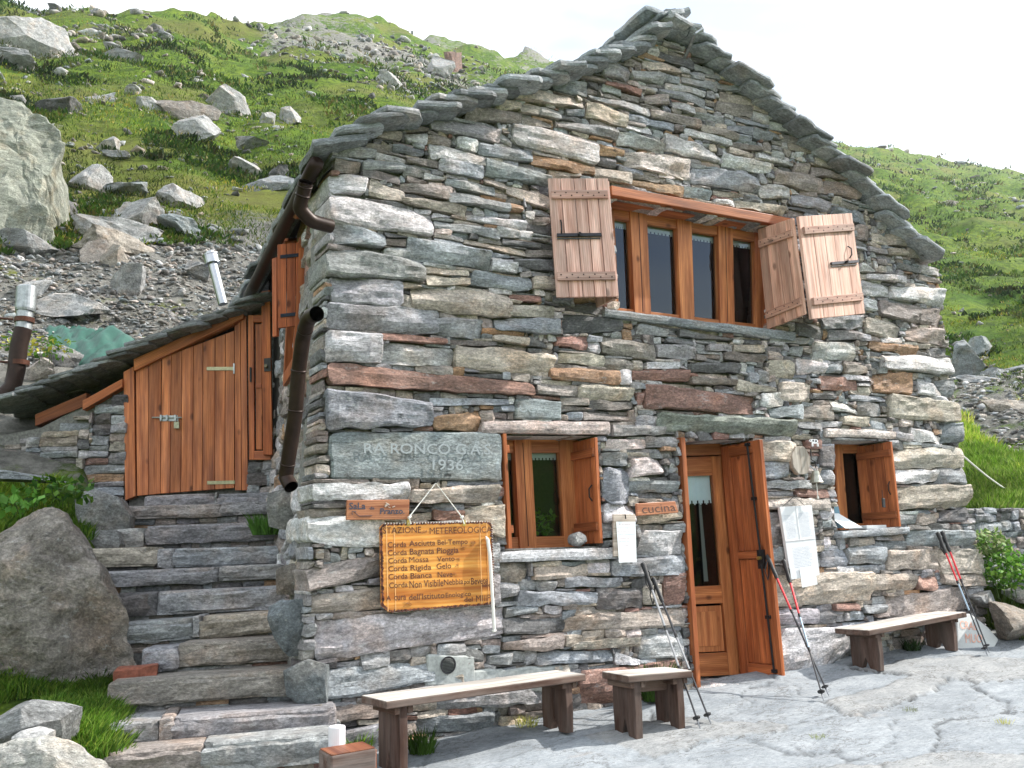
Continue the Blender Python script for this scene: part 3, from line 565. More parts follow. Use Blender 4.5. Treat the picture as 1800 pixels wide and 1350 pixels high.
# ------------------------------------------------------------------ roof
roof = MB()
def arc(P, n):
    P = np.array(P); d = np.concatenate([[0], np.cumsum(np.linalg.norm(np.diff(P, axis=0), axis=1))]); s = np.linspace(0, d[-1], n)
    return np.stack([np.interp(s, d, P[:, 0]), np.interp(s, d, P[:, 1])], 1)
def rslab(m, c, ex, ey, wx, wy, th, col):
    """irregular roof slab: centre, axes, sizes"""
    ez = unit(np.cross(ex, ey)); ez = ez if ez[2] > 0 else -ez
    nx, ny = 7, 7; a = np.linspace(-1, 1, nx); A, B = np.meshgrid(a, a); off = rng.uniform(0, 90, 3)
    ck = np.maximum(np.abs(A)+np.abs(B)-rng.uniform(1.65, 1.95), 0)
    A2 = A-np.sign(A)*ck*0.5; B2 = B-np.sign(B)*ck*0.5
    X = A2*wx/2+vn(np.stack([A*2+off[0], B*2, 0*A], -1))*0.02*(np.abs(A) > .8); Y = B2*wy/2+vn(np.stack([A*2+off[1], B*2, 0*A], -1))*0.02*(np.abs(B) > .8)
    T = th/2+vn(np.stack([A*2+off[2], B*2, 0*A], -1))*0.003; e = (np.maximum(np.abs(A), np.abs(B)) > .99)
    P = lambda z: (c+ex*X[..., None]+ey*Y[..., None]+ez*z[..., None]).reshape(-1, 3)
    top = P(T*np.where(e, 0.75, 1)); bot = P(-T*np.where(e, 0.6, 1)); mid = (c+ex*(X*1.015)[..., None]+ey*(Y*1.015)[..., None]).reshape(-1, 3)
    per = [i for i in range(nx)]+[j*nx+nx-1 for j in range(1, ny)]+[(ny-1)*nx+i for i in range(nx-2, -1, -1)]+[j*nx for j in range(ny-2, 0, -1)]
    F = [(j*nx+i, j*nx+i+1, (j+1)*nx+i+1, (j+1)*nx+i) for j in range(ny-1) for i in range(nx-1)]; M0 = nx*ny; L_ = len(per)
    F2 = [tuple(M0+q for q in f[::-1]) for f in F]
    F3 = [(per[i], 2*M0+i, 2*M0+(i+1) % L_, per[(i+1) % L_]) for i in range(L_)]+[(2*M0+i, M0+per[i], M0+per[(i+1) % L_], 2*M0+(i+1) % L_) for i in range(L_)]
    V = np.concatenate([top, bot, mid[per]]); G = np.concatenate([np.stack([X, Y, T], -1).reshape(-1, 3), np.stack([X, Y, -T], -1).reshape(-1, 3), np.stack([X, Y, 0*T], -1).reshape(-1, 3)[per]])
    m.add(V, F+F2+F3, col, G[:, [0, 1, 2]]+off)
def roofside(PTS, sgn, n, tilt, wx):
    A_ = arc(PTS, n+1)
    for i in range(n):
        p = (A_[i]+A_[i+1])/2; tan = unit(A_[i+1]-A_[i]); down = tan
        sl = math.atan2(-down[1], down[0]*sgn)-math.radians(tilt)     # slab lies flatter than the roof
        ex = np.array([sgn*math.cos(sl), 0, -math.sin(sl)])
        y = -0.20+rng.uniform(-.07, .05); k = 0
        while y < 5.6:
            wy = rng.uniform(0.45, 0.85); cc = np.array([p[0]+rng.uniform(-.02, .02), y+wy/2, p[1]-0.035+rng.uniform(-.012, .012)])
            c = cc-ex*(wx/2-0.06)
            if sgn < 0: c[0] += .085*(y+wy/2)*(i/n)+.02
            rslab(roof, c, ex, np.array([0, 1.0, 0]) if sgn > 0 else unit([.085*(i/n), 1, 0]), wx+rng.uniform(-.03, .05), wy*1.04, rng.uniform(0.048, 0.068), np.array((0.28, 0.30, 0.325))*rng.uniform(.6, 1.35))
            y += wy
roofside(RL[::-1], -1, 23, 18, 0.37)
roofside(RR, 1, 19, 13, 0.42)
# ridge slabs
ap = RL[-1]
for y in np.arange(-.22, 5.4, 0.5):
    rslab(roof, np.array([ap[0]-.06, y+.25, ap[1]-.085]), unit([1, 0, .50]), np.array([0, 1.0, 0]), .26, .53, .045, np.array((0.18, 0.20, 0.22)))
    rslab(roof, np.array([ap[0]+.10, y+.26, ap[1]-.085]), unit([1, 0, -.72]), np.array([0, 1.0, 0]), .30, .53, .045, np.array((0.17, 0.19, 0.21)))
roof_o = roof.build('roof', M_SLAB, HUT)
# unseen roof core so no light leaks, just below the slabs
rc_ = MB(); P = [RL[0]+[.10, -.16]]+[q+np.array([0, -.13]) for q in RL[1:]]+[q+np.array([0, -.13]) for q in RR[1:-1]]+[RR[-1]+[-.2, -.14]]
for i in range(len(P)-1):
    a, b = P[i], P[i+1]; bk = .5 if i < 3 else 0
    rc_.add([(a[0], .02, a[1]), (b[0], .02, b[1]), (b[0]+bk*.8, 5.5, b[1]), (a[0]+bk, 5.5, a[1])], [(0, 1, 2, 3)], (.8, .8, .8))
rc_.build('roof_light_seal', M_DARK, HUT)
# timber rafter feet and fascia under the left eave
for y in (0.75, 1.5, 2.3):
    rf = MB(); a = sidep(y, 3.72, .02); tube(rf, [a+[0.3, 0, .1], a+[-.14, 0, -.0]], .055, 4); rf.build('rafter', M_DOORW, HUT)
# light metal rod under the ridge
gt = MB(); g0, g1 = PY(556, 287, -.04), PY(437, 520, 2.9); tube(gt, [g0+(g1-g0)*k/8+[0, 0, -.0] for k in range(9)], .052, 16); gt.build('gutter', M_PIPE, HUT, smooth=True)
rd = MB(); tube(rd, [PY(1222, 60, -.28), PY(1202, 105, -.03)], .016, 6); tube(rd, [PY(1222, 60, -.28), PY(1234, 52, -.30)], .016, 6); rd.build('metal_rod', M_ZINC, HUT)
# ------------------------------------------------------------------ windows
REC = 0.30
def at_y(q, y): return [np.array([p[0], y, p[1]]) for p in q]
def reveal(m, q, y1, col, sill=True):
    """inner faces of an opening"""
    a = at_y(q, 0.0); b = at_y(q, y1)
    for i in ((0, 1), (1, 2), (2, 3), (3, 0)):
        m.add([a[i[0]], a[i[1]], b[i[1]], b[i[0]]], [(0, 1, 2, 3)], col)
def glazed(parent, fr, panes, bar, thick, m_f, tint=(1, 1, 1), split=(), lace=0, outer=0.05, depthw=0.05):
    """window frame in a planar frame fr: panes = list of (u0,u1,v0,v1) glass holes; everything else is wood bars"""
    f = MB(); us = sorted(set([0.0, 1.0]+[p[0] for p in panes]+[p[1] for p in panes]))
    for i in range(len(us)-1):
        mid = (us[i]+us[i+1])/2; pn = [p for p in panes if p[0] < mid < p[1]]
        if not pn: fr.box(f, us[i], us[i+1], 0, 1, -0.02, thick+(0.0 if i in (0, len(us)-2) else 0.012), tint, 'v')
        else:
            pn = sorted(pn, key=lambda p: p[2]); v = 0.0
            for p in pn+[None]:
                e = p[2] if p else 1.0
                if e > v+1e-4: fr.box(f, us[i], us[i+1], v, e, -0.018, thick-0.004, tint, 'u')
                if p: v = p[3]
    for s in split: fr.box(f, s-0.0022/fr.W*2, s+0.0022/fr.W*2, 0.03, 0.97, thick+0.008, thick+0.0135, (0.12, 0.08, 0.06), 'v')
    fo = f.build('frame', m_f, parent, bevel=0.003)
    for (u0, u1, v0, v1) in panes:
        g = MB(); g.add(fr.p(np.array([u0, u1, u1, u0]), np.array([v0, v0, v1, v1]), np.full(4, .004)), [(3, 2, 1, 0)]); g.build('pane', M_GLASS, parent)
    if lace:
        for (u0, u1, v0, v1) in panes[:lace]:
            lc = MB(); n = 24; d = (v1-v0)*0.055
            for i in range(n):
                a = u0+(u1-u0)*i/n; b = u0+(u1-u0)*(i+1)/n; k = 0.012/fr.H*abs(math.sin(i*math.pi/3))*1.6
                lc.add(fr.p(np.array([a, b, b, a]), np.array([v0-.01, v0-.01, v0+d+k, v0+d+k]), np.full(4, -.012)), [(0, 1, 2, 3)], (.6, .6, .58))
            lc.build('lace_curtain', M_WHITE, parent)
    return fo
def shutter(parent, c4, n, mat, tint=(1, 1, 1), th=0.028, battens=(0.10, 0.86), bh=0.075, bolt=False, hook=False, face=1, edge=None, nails=True):
    m = MB(); fr = Fr(*c4) if face == 1 else Fr(*c4, n=face)
    planks(m, fr, n, 0, th, tint, 'v', 0.005, 0.14)
    for v in battens: fr.box(m, .035, .965, v, v+bh*0.9, th, th+0.024, np.array(tint)*0.82, 'u')
    if nails:
        for v in battens:
            for i in range(n):
                for k in (0.25, 0.75):
                    u = .05+.9*(i+k)/n; vv = v+bh*(.3 if k < .5 else .62); p = fr.p(u, vv, th+0.023); tube(m, [p, p+fr.N*.005], .0065, 6, (.06, .06, .07))
    o = m.build('shutter', mat, parent, bevel=0.003)
    if bolt:
        ir = MB(); fr.box(ir, *bolt, th+.001, th+.02, (2, 2, 2.2), 'u'); ir.build('slide_bolt', M_IRON, o)
        ir = MB(); fr.box(ir, bolt[0], bolt[1]-.02, bolt[3]+.012, bolt[3]+.02, th+.001, th+.012, (3, 3, 3), 'u'); ir.build('hasp_plate', M_IRON, o)
        ir = MB(); u = (bolt[0]+bolt[1])/2; p = fr.p(u, (bolt[2]+bolt[3])/2, th+.02); tube(ir, [p, p+fr.N*.03], .012, 8); ir.build('bolt_knob', M_IRON, o)
    if hook:
        ir = MB(); p0 = fr.p(hook[0], hook[1], th+.005); q = [p0, p0+fr.N*.03+[0, 0, -.03], p0+fr.N*.03+[0, 0, -.09], p0+fr.N*.004+[0, 0, -.12]]; tube(ir, q, .006, 6); ir.build('hook', M_IRON, o)
    return o
# --- upper window
WU = thing('upper_window', '', ''); del WU['label']; del WU['category']; WU.parent = HUT
q = OPF['up']; rv = MB(); reveal(rv, q, REC, (1, 1, 1)); rv.build('reveal', M_DOORW, WU)
lt = MB(); fr = Fr(PY(1069, 329, -.03), PY(1385, 386, -.03), PY(1383, 402, -.03), PY(1070, 346, -.03)); fr.box(lt, 0, 1, 0, 1, -.36, .045, (.95, .95, .95), 'u'); lt.build('lintel', M_DOORW, WU, bevel=.006)
yw = 0.20
fr = Fr(PY(1068, 352, yw), PY(1360, 402, yw), PY(1362, 585, yw), PY(1078, 552, yw), n=NF)
def uu(x, y=470): return fpx(fr, x, y)[0]
pz = [(uu(1080, 465), uu(1107, 465)), (uu(1137, 470), uu(1190, 470)), (uu(1216, 480), uu(1263, 485)), (uu(1289, 490), uu(1329, 495))]
glazed(WU, fr, [(a, b, 0.175, 0.955) for a, b in pz], 0.05, 0.05, M_LARCH, split=[(pz[0][1]+pz[1][0])/2, (pz[2][1]+pz[3][0])/2], lace=9)
sb = MB(); stone(sb, [PY(1058, 545, -.03), PY(1392, 586, -.03), PY(1392, 600, -.03), PY(1058, 558, -.03)], NF, .05, .40, np.array(PAL['b'])*1.1, .6, True); sb.build('sill', M_SLAB, WU)
# folding shutters: one leaf stands out from the wall, the other folds back to it
hx = OPF['up'][0][0]
shutter(WU, [PY(962, 316, -.14), PY(1068, 316, -.34), PY(1087, 522, -.34), PY(977, 524, -.14)], 5, M_SHUT, (1.3, 1.2, 1.2), battens=(.11, .80), bolt=(.08, .80, .475, .50), hook=(.16, .36))
a = PY(1071, 318, -.33); b = PY(1088, 524, -.33)
shutter(WU, [a, np.array([a[0]+.02, .12, a[2]]), np.array([b[0]+.02, .12, b[2]]), b], 3, M_SHUT, (.9, .85, .8), face=(-1, 0, 0), battens=(.11, .8), nails=False)
shutter(WU, [PY(1335, 404, .06), PY(1397, 384, -.36), PY(1419, 552, -.36), PY(1352, 580, .06)], 4, M_SHUT, (1.0, .86, .76), battens=(.12, .83), bh=.08)
shutter(WU, [PY(1399, 382, -.37), PY(1493, 376, -.16), PY(1516, 552, -.16), PY(1422, 562, -.37)], 5, M_SHUT, (1.0, .93, .88), battens=(.11, .80), bh=.08, bolt=(.45, .97, .475, .50), hook=(.82, .33))
# --- lower window
def std_window(key, name, left=True, panes=None, yw=REC, lintcol='p', lintq=None, sillq=None, sillcol='w'):
    Wn = thing(name, '', ''); del Wn['label']; del Wn['category']; Wn.parent = HUT
    q = OPF[key]; rv = MB(); reveal(rv, q, .36, (2.2, 2.2, 2.2)); rv.build('reveal', M_MORTAR, Wn)
    lt = MB(); a, b, c, d, e, f = lintq; stone(lt, [PY(a, b), PY(d, e), PY(d, f), PY(a, c)], NF, .06, .36, pcol(lintcol), .6, True); lt.build('lintel', M_STONE, Wn)
    lt = MB(); a, b, c, d, e, f = sillq; stone(lt, [PY(a, b), PY(d, e), PY(d, f), PY(a, c)], NF, .085, .36, pcol(sillcol), .6, True); lt.build('sill', M_STONE, Wn)
    return Wn, q
WL, q = std_window('low', 'lower_window', lintq=LINT[0], sillq=SILL[0], lintcol='p', sillcol='w')
b4 = [np.array([p[0], .27, p[1]]) for p in q]; b4[1] = b4[1]-[.02, 0, 0]
fr = Fr(b4[0], b4[1], b4[2], b4[3], n=NF)
def uv(x, y): return fpx(fr, x, y)
pn = [(uv(881, 800)[0], uv(905, 900)[0]), (uv(933, 870)[0], uv(983, 870)[0])]
glazed(WL, fr, [(a, b, uv(900, 797)[1], uv(900, 944)[1]) for a, b in pn], .05, .045, M_LARCH, split=[uv(918, 870)[0]], lace=9)
tp, bt = (q[0]+q[1])/2, (q[2]+q[3])/2; zt, zb = q[1][1]-.015, q[2][1]+.03; xR_ = q[1][0]-.015
shutter(WL, [np.array([xR_-.03, .25, zt-.01]), np.array([xR_, -.05, zt]), np.array([q[2][0]-.01, -.05, zb]), np.array([q[2][0]-.04, .25, zb])], 4, M_DOORW, (1.15, 1.1, 1.05), face=(-1, -.1, 0), battens=(.10, .80), bh=.09, nails=False, hook=(.8, .45))
shutter(WL, [np.array([q[0][0]+.012, .25, zt]), np.array([q[0][0]+.004, -.06, zt]), np.array([q[3][0]+.004, -.06, zb-.02]), np.array([q[3][0]+.012, .25, zb-.02])], 3, M_DOORW, (1.25, 1.2, 1.1), face=(1, 0, 0), battens=(.10, .80), nails=False)
# --- right window
WR, q = std_window('right', 'right_window', lintq=LINT[1], sillq=SILL[1], lintcol='p', sillcol='b')
b4 = [np.array([p[0], .30, p[1]]) for p in q]; fr = Fr(*b4, n=NF)
glazed(WR, fr, [(.06, .42, .1, .92), (.58, .94, .1, .92)], .05, .045, M_LARCH)
zt, zb = q[1][1]-.012, q[2][1]+.02
shutter(WR, [np.array([q[1][0]-.06, .28, zt-.01]), np.array([q[1][0]-.005, -.09, zt]), np.array([q[2][0]-.01, -.09, zb]), np.array([q[2][0]-.07, .28, zb])], 4, M_DOORW, (1.1, 1.05, 1.0), face=(-1, -.15, 0), battens=(.09, .82), bh=.09, nails=False, hook=(.86, .47))
# --- side window (left wall): open leaf seen from the front with two strap hinges
WS = thing('side_window', '', ''); del WS['label']; del WS['category']; WS.parent = HUT
s4 = [PY(487, 432, 1.12), PY(534, 427, 1.08), PY(534, 573, 1.08), PY(488, 578, 1.12)]
m = MB(); fr = Fr(*s4); planks(m, fr, 3, 0, .03, (1.25, 1.05, 1.0), 'v'); so_ = m.build('shutter', M_DOORW, WS, bevel=.003)
m = MB(); fr.box(m, .1, 1.02, .135, .175, .03, .038, (1, 1.4, 2)); m.build('strap_hinge', M_IRON, so_); m = MB(); fr.box(m, .1, 1.02, .84, .88, .03, .038, (1, 1.4, 2)); m.build('strap_hinge', M_IRON, so_)
m = MB(); e4 = [PY(478, 455, 1.18), PY(486, 452, 1.14), PY(486, 590, 1.14), PY(479, 592, 1.18)]; Fr(*e4).box(m, 0, 1, 0, 1, -.03, .0, (1.2, 1, .95)); m.build('shutter', M_DOORW, WS)
m = MB(); a = sidep(1.02, 3.62, .03); 
for (y0, y1, z0, z1) in ((1.05, 1.75, 3.55, 3.65), (1.05, 1.75, 2.55, 2.66), (1.05, 1.12, 2.6, 3.6), (1.70, 1.78, 2.6, 3.6)):
    Fr(sidep(y1, z1, .02), sidep(y0, z1, .02), sidep(y0, z0, .02), sidep(y1, z0, .02), n=NS).box(m, 0, 1, 0, 1, -.1, .05, (1.2, 1.1, 1))
m.build('frame', M_DOORW, WS)
# --- door
WD = thing('kitchen_door', '', ''); del WD['label']; del WD['category']; WD.parent = HUT
q = OPF['door']; rv = MB(); reveal(rv, q, .42, (2.0, 2.0, 2.0)); rv.build('reveal', M_MORTAR, WD)
lt = MB(); a, b, c, d, e, f = LINT[2]; stone(lt, [PY(a, b), PY(d, e), PY(d, f), PY(a, c)], NF, .10, .40, np.array((.23, .25, .22)), 1.1); lt.build('lintel', M_STONE, WD)
lt = MB(); stone(lt, [np.array([q[3][0]-.05, -.02, q[3][1]+.005]), np.array([q[2][0]+.04, -.02, q[2][1]+.005]), np.array([q[2][0]+.04, -.02, q[2][1]-.12]), np.array([q[3][0]-.05, -.02, q[3][1]-.12])], NF, .06, .45, pcol('w'), .8); lt.build('threshold', M_STONE, WD)
yd = 0.33; b4 = [np.array([p[0], yd, p[1]]) for p in q]; fr = Fr(*b4, n=NF)
jl = MB(); fr.box(jl, 0, .09, 0, 1, -.03, .05, (.9, .9, .9)); fr.box(jl, .91, 1, 0, 1, -.03, .05); fr.box(jl, .09, .91, 0, .05, -.03, .05, (.8, .8, .8), 'u'); jl.build('frame', M_LARCH, WD, bevel=.004)
dl = Fr(fr.p(.10, .055), fr.p(.90, .055), fr.p(.90, .985), fr.p(.10, .985), n=NF); d_ = MB()
dl.box(d_, 0, .17, 0, 1, -.01, .032, grain='v'); dl.box(d_, .80, 1, 0, 1, -.01, .032, grain='v'); dl.box(d_, .17, .80, 0, .09, -.01, .030, grain='u'); dl.box(d_, .17, .80, .60, .68, -.01, .030, grain='u'); dl.box(d_, .17, .80, .90, 1, -.01, .030, grain='u')
dl.box(d_, .18, .79, .69, .895, -.005, .012, (1.12, 1.15, 1.2), 'v'); dl.box(d_, .26, .71, .715, .87, .010, .019, (1.1, 1.12, 1.15), 'v')
dlo = d_.build('door_leaf', M_LARCH, WD, bevel=.004)
g = MB(); g.add(dl.p(np.array([.17, .80, .80, .17]), np.array([.09, .09, .60, .60]), np.full(4, .008)), [(3, 2, 1, 0)]); g.build('pane', M_GLASS, WD)
lc = MB()
for i in range(26):
    a, b = .17+.63*i/26, .17+.63*(i+1)/26; k = .02*abs(math.sin(i*math.pi/4)); lc.add(dl.p(np.array([a, b, b, a]), np.array([.085, .085, .205+k, .205+k]), np.full(4, -.012)), [(0, 1, 2, 3)])
lc.add(dl.p(np.array([.62, .66, .68, .61]), np.array([.2, .2, .58, .58]), np.full(4, -.04)), [(0, 1, 2, 3)], (.35, .33, .3)); lc.build('lace_curtain', M_WHITE, WD)
nt_ = MB(); dl.box(nt_, .20, .27, .36, .43, .034, .036); dl.box(nt_, .02, .10, .66, .745, .034, .036); nt_.build('paper_note', M_WHITE, WD)
# right outer leaf, opened at a right angle to the wall
xr0, xr1 = q[1][0], q[2][0]; zt, zb = q[1][1]-.02, q[2][1]+.04
c4 = [np.array([xr0-.075, .28, zt-.02]), np.array([xr0-.005, -.13, zt]), np.array([xr1-.005, -.13, zb]), np.array([xr1-.075, .28, zb])]
fr = Fr(*c4, n=(-1, -.17, 0)); m = MB(); fr.box(m, 0, 1, 0, 1, 0, .02, (1.0, .95, .9)); 
for (u0, u1, v0, v1, g_) in ((0, .20, 0, 1, 'v'), (.80, 1, 0, 1, 'v'), (.2, .8, 0, .05, 'u'), (.2, .8, .475, .505, 'u'), (.2, .8, .95, 1, 'u')): fr.box(m, u0, u1, v0, v1, .02, .045, (1.15, 1.05, .95), g_)
for k in range(4): fr.box(m, .21+.145*k, .21+.145*(k+1)-.008, .055, .472, .02, .028, (1.2, 1.05, .95)); fr.box(m, .21+.145*k, .21+.145*(k+1)-.008, .51, .945, .02, .028, (1.3, 1.15, 1.0))
dr = m.build('outer_leaf', M_DOORW, WD, bevel=.003)
m = MB(); tube(m, [fr.p(.72, .01, .065), fr.p(.80, .49, .065)], .009, 8); tube(m, [fr.p(.80, .53, .065), fr.p(.86, .975, .065)], .009, 8); fr.box(m, .72, .88, .47, .55, .045, .07)
for v, u in ((.012, .72), (.97, .86), (.25, .76), (.75, .83)): fr.box(m, u-.05, u+.05, v-.006, v+.008, .045, .075)
m.build('espagnolette_bolt', M_IRON, dr); m = MB(); p = fr.p(.80, .505, .07); tube(m, [p, p+fr.N*.035], .015, 10); m.build('knob', M_BRASS, dr)
# left outer leaf, seen edge on
c4 = [np.array([q[0][0]+.006, .28, zt]), np.array([q[0][0]-.012, -.07, zt+.0]), np.array([q[3][0]-.02, -.07, zb-.0]), np.array([q[3][0]+.016, .28, zb-.03])]
fr = Fr(*c4, n=(1, 0.05, 0)); m = MB(); fr.box(m, 0, 1, 0, 1, 0, .045, (1.1, 1.05, 1.0)); m.build('outer_leaf', M_DOORW, WD, bevel=.004)
# --- vent grille
V_ = MB(); c = PY(788, 1169, -.055)
for r0, r1, y in ((.058, .050, .0), (.050, .046, .006)): 
    n = 28; ring = [c+[math.cos(k*2*math.pi/n)*r0, 0, math.sin(k*2*math.pi/n)*r0] for k in range(n)]
tube(V_, [c+[math.cos(k*2*math.pi/32)*.052, 0, math.sin(k*2*math.pi/32)*.052] for k in range(33)], .006, 6, (2.2, 2.2, 2.3), False)
for k in range(-5, 6):
    z = k*.009; hw = math.sqrt(max(.05**2-z*z, 0)); tube(V_, [c+[-hw, .0, z], c+[hw, .0, z]], .0028, 5, (2.4, 2.4, 2.5))
V_.add([c+[math.cos(k*2*math.pi/24)*.05, .02, math.sin(k*2*math.pi/24)*.05] for k in range(24)], [tuple(range(24))], (.5, .5, .5)); V_.build('vent_grille', M_IRON, HUT)
cm = MB(); stone(cm, [PY(745, 1150), PY(830, 1150), PY(830, 1205), PY(745, 1205)], NF, .045, .05, (1, 1, 1), .6, True); stone(cm, [PY(800, 1180), PY(985, 1168), PY(990, 1215), PY(800, 1222)], NF, .04, .05, (1, 1, 1), .8, True); cm.build('cement_patch', M_CEMENT, HUT)
# --- gutter end and downpipe on the left corner
def pipe(name, pts, r, parent, mat=M_PIPE, mouth=None, bands=()):
    m = MB(); P = np.array(pts, float); n = 10*(len(P)-1)+1; s = np.linspace(0, len(P)-1, n)
    # smooth the path a little
    Q_ = np.stack([np.interp(s, np.arange(len(P)), P[:, k]) for k in range(3)], 1)
    for _ in range(6): Q_[1:-1] = (Q_[:-2]+2*Q_[1:-1]+Q_[2:])/4
    tube(m, Q_, r, 20, caps=False); tube(m, Q_, r*.93, 20, (.15, .15, .15), caps=False)  # inner wall tinted dark: shade painted into the open mouth
    for b in bands: i = int(b*(n-1)); d = unit(Q_[min(i+1, n-1)]-Q_[max(i-1, 0)]); tube(m, [Q_[i]-d*.006, Q_[i]+d*.006], r*1.07, 20)
    return m.build(name, mat, parent, smooth=True)
m0 = PX(546, 556, -.215); fwd = unit(unit(EYE-m0)*[1, 1, .3]+[.35, 0, 0])
pipe('downpipe', [m0+fwd*.10, m0+fwd*.02, m0-fwd*.05+[0, 0, -.02], PX(533, 592, -.20), PX(525, 650, -.19), PX(519, 730, -.19), PX(508, 800, -.19), PX(502, 838, -.19), PX(512, 856, -.17)], .047, HUT, bands=(.32, .5, .62, .8))
e0 = PX(533, 342, -.20); pipe('gutter_elbow', [e0+[-.01, -.09, .05], e0+[-.01, -.04, -.0], e0+[-.02, .02, -.09], e0+[.07, .06, -.15], e0+[.22, .1, -.15]], .046, HUT, bands=(.1, .3))
# ================================================================== ground
def sm(a, b, x): t = np.clip((x-a)/(b-a), 0, 1); return t*t*(3-2*t)
SKY = [(-60, 120), (0, 2), (60, 20), (75, 26), (160, 17), (250, 22), (300, 30), (390, 47), (430, 42), (510, 30), (640, 38), (760, 66), (840, 86), (925, 108), (1040, 130), (1400, 235), (1480, 257), (1560, 268), (1640, 280), (1800, 308), (1900, 330)]
_ph = []; _te = []
for x, y in SKY: d = ray(x, y); _ph.append(math.degrees(math.atan2(d[0], d[1]))); _te.append(d[2]/math.hypot(d[0], d[1]))
_ph = [-150, -60, -20]+_ph+[85, 120, 150]; _te = [-.05, .25, .45]+_te+[.22, .0, -.05]
PH_R = [-150, -60, -20, 0, 9.5, 12.5, 22, 30, 42, 60, 150]; RR_ = [300, 120, 75, 72, 78, 125, 135, 140, 230, 260, 300]
def patio_z(x, y): return -.11+.045*x+np.where(y > -1, .15*y, -.15+.08*(y+1))
def hfun(x, y, detail=True):
    x = np.asarray(x, float); y = np.asarray(y, float); dx = x-EYE[0]; dy = y-EYE[1]; r = np.hypot(dx, dy)+1e-6; ph = np.degrees(np.arctan2(dx, dy))
    te = np.interp(ph, _ph, _te); R = np.interp(ph, PH_R, RR_); zs = EYE[2]+R*te
    zL = np.interp(r, [0, 5.4, 6.6, 8.9, 12], [-.9, -.35, .35, 1.62, 3.6]); zL = np.where(r > 12, 3.6+(zs-3.6)*(r-12)/(R-12), zL)
    zR = np.interp(r, [0, 6, 9.5, 10.3, 10.8, 11.3, 15, 28], [-.9, -.4, .15, .32, .75, 1.3, 2.6, 5.6]); zR = np.where(r > 28, 5.6+(zs-5.6)*(r-28)/(R-28), zR)
    w = sm(16, 46, ph); z = zL*(1-w)+zR*w
    # terrace round the camera and valley behind it
    pt = patio_z(x, np.minimum(y, 0))-.10
    tw = sm(-1.35, -.75, x)*(1-sm(7.2+.35*(y+1), 8.2+.35*(y+1), x))*(1-sm(-.1, .5, y)); z = z*(1-tw)+pt*tw
    lb = (1-sm(-1.35, -.6, x))*(1-sm(2.2, 3.2, y))*(x > -9); bank = np.interp(y, [-3, -1.2, -.7, .0, .6, 1.0, 1.35, 1.8, 3.0], [-.55, -.30, -.16, .14, .26, .34, .80, 1.2, 1.6]); z = z*(1-lb)+bank*lb
    vb = sm(75, 110, np.abs(ph-29)); z = z*(1-vb)+(-.5-.25*np.maximum(r-6, 0)*(r < 150)-36*(r >= 150)+np.maximum(r-150, 0)*.5)*vb*(r > 0)
    z = np.where(r > R, zs-.30*(r-R), z) if True else z
    # under and just behind the hut and steps: keep it low, inside the building
    ht = sm(-1.2, -.5, x-.0*y)*(1-sm(6.6, 7.0, x))*sm(-.4, .0, y)*(1-sm(5.0, 6.2, y)); z = z*(1-ht)+np.minimum(z, -.3+.0*y)*ht
    if detail:
        a = np.clip((r-9)/30, 0, 1); P = np.stack([x, y, 0*x], -1)
        z = z+fbm(P*.22, 3)*a*1.1*np.minimum(r/40, 1.6)+fbm(P*.9+7, 4)*np.clip((r-7)/10, 0.12, 1)*.34+(np.abs(fbm(P*.07+3, 4))-.2)*np.clip((r-50)/60, 0, 1)*5
        z = z+vn(P*3.1)*.03*(1-tw)
    return z
def polar(r0, r1, nr, ph):
    rs = np.exp(np.linspace(math.log(r0), math.log(r1), nr)); A, B = np.meshgrid(np.radians(ph), rs)
    return EYE[0]*0-0.8+np.sin(A)*B, -3.0+np.cos(A)*B
ph = np.concatenate([np.linspace(-180, -22, 50)[:-1], np.linspace(-22, 84, 400)[:-1], np.linspace(84, 180, 34)])
X, Y = polar(.6, 900, 420, ph); Zt = hfun(X, Y)
nr, na = X.shape; m = MB()
V = np.stack([X, Y, Zt], -1).reshape(-1, 3)
F = [(j*na+i, j*na+i+1, (j+1)*na+i+1, (j+1)*na+i) for j in range(nr-1) for i in range(na-1)]
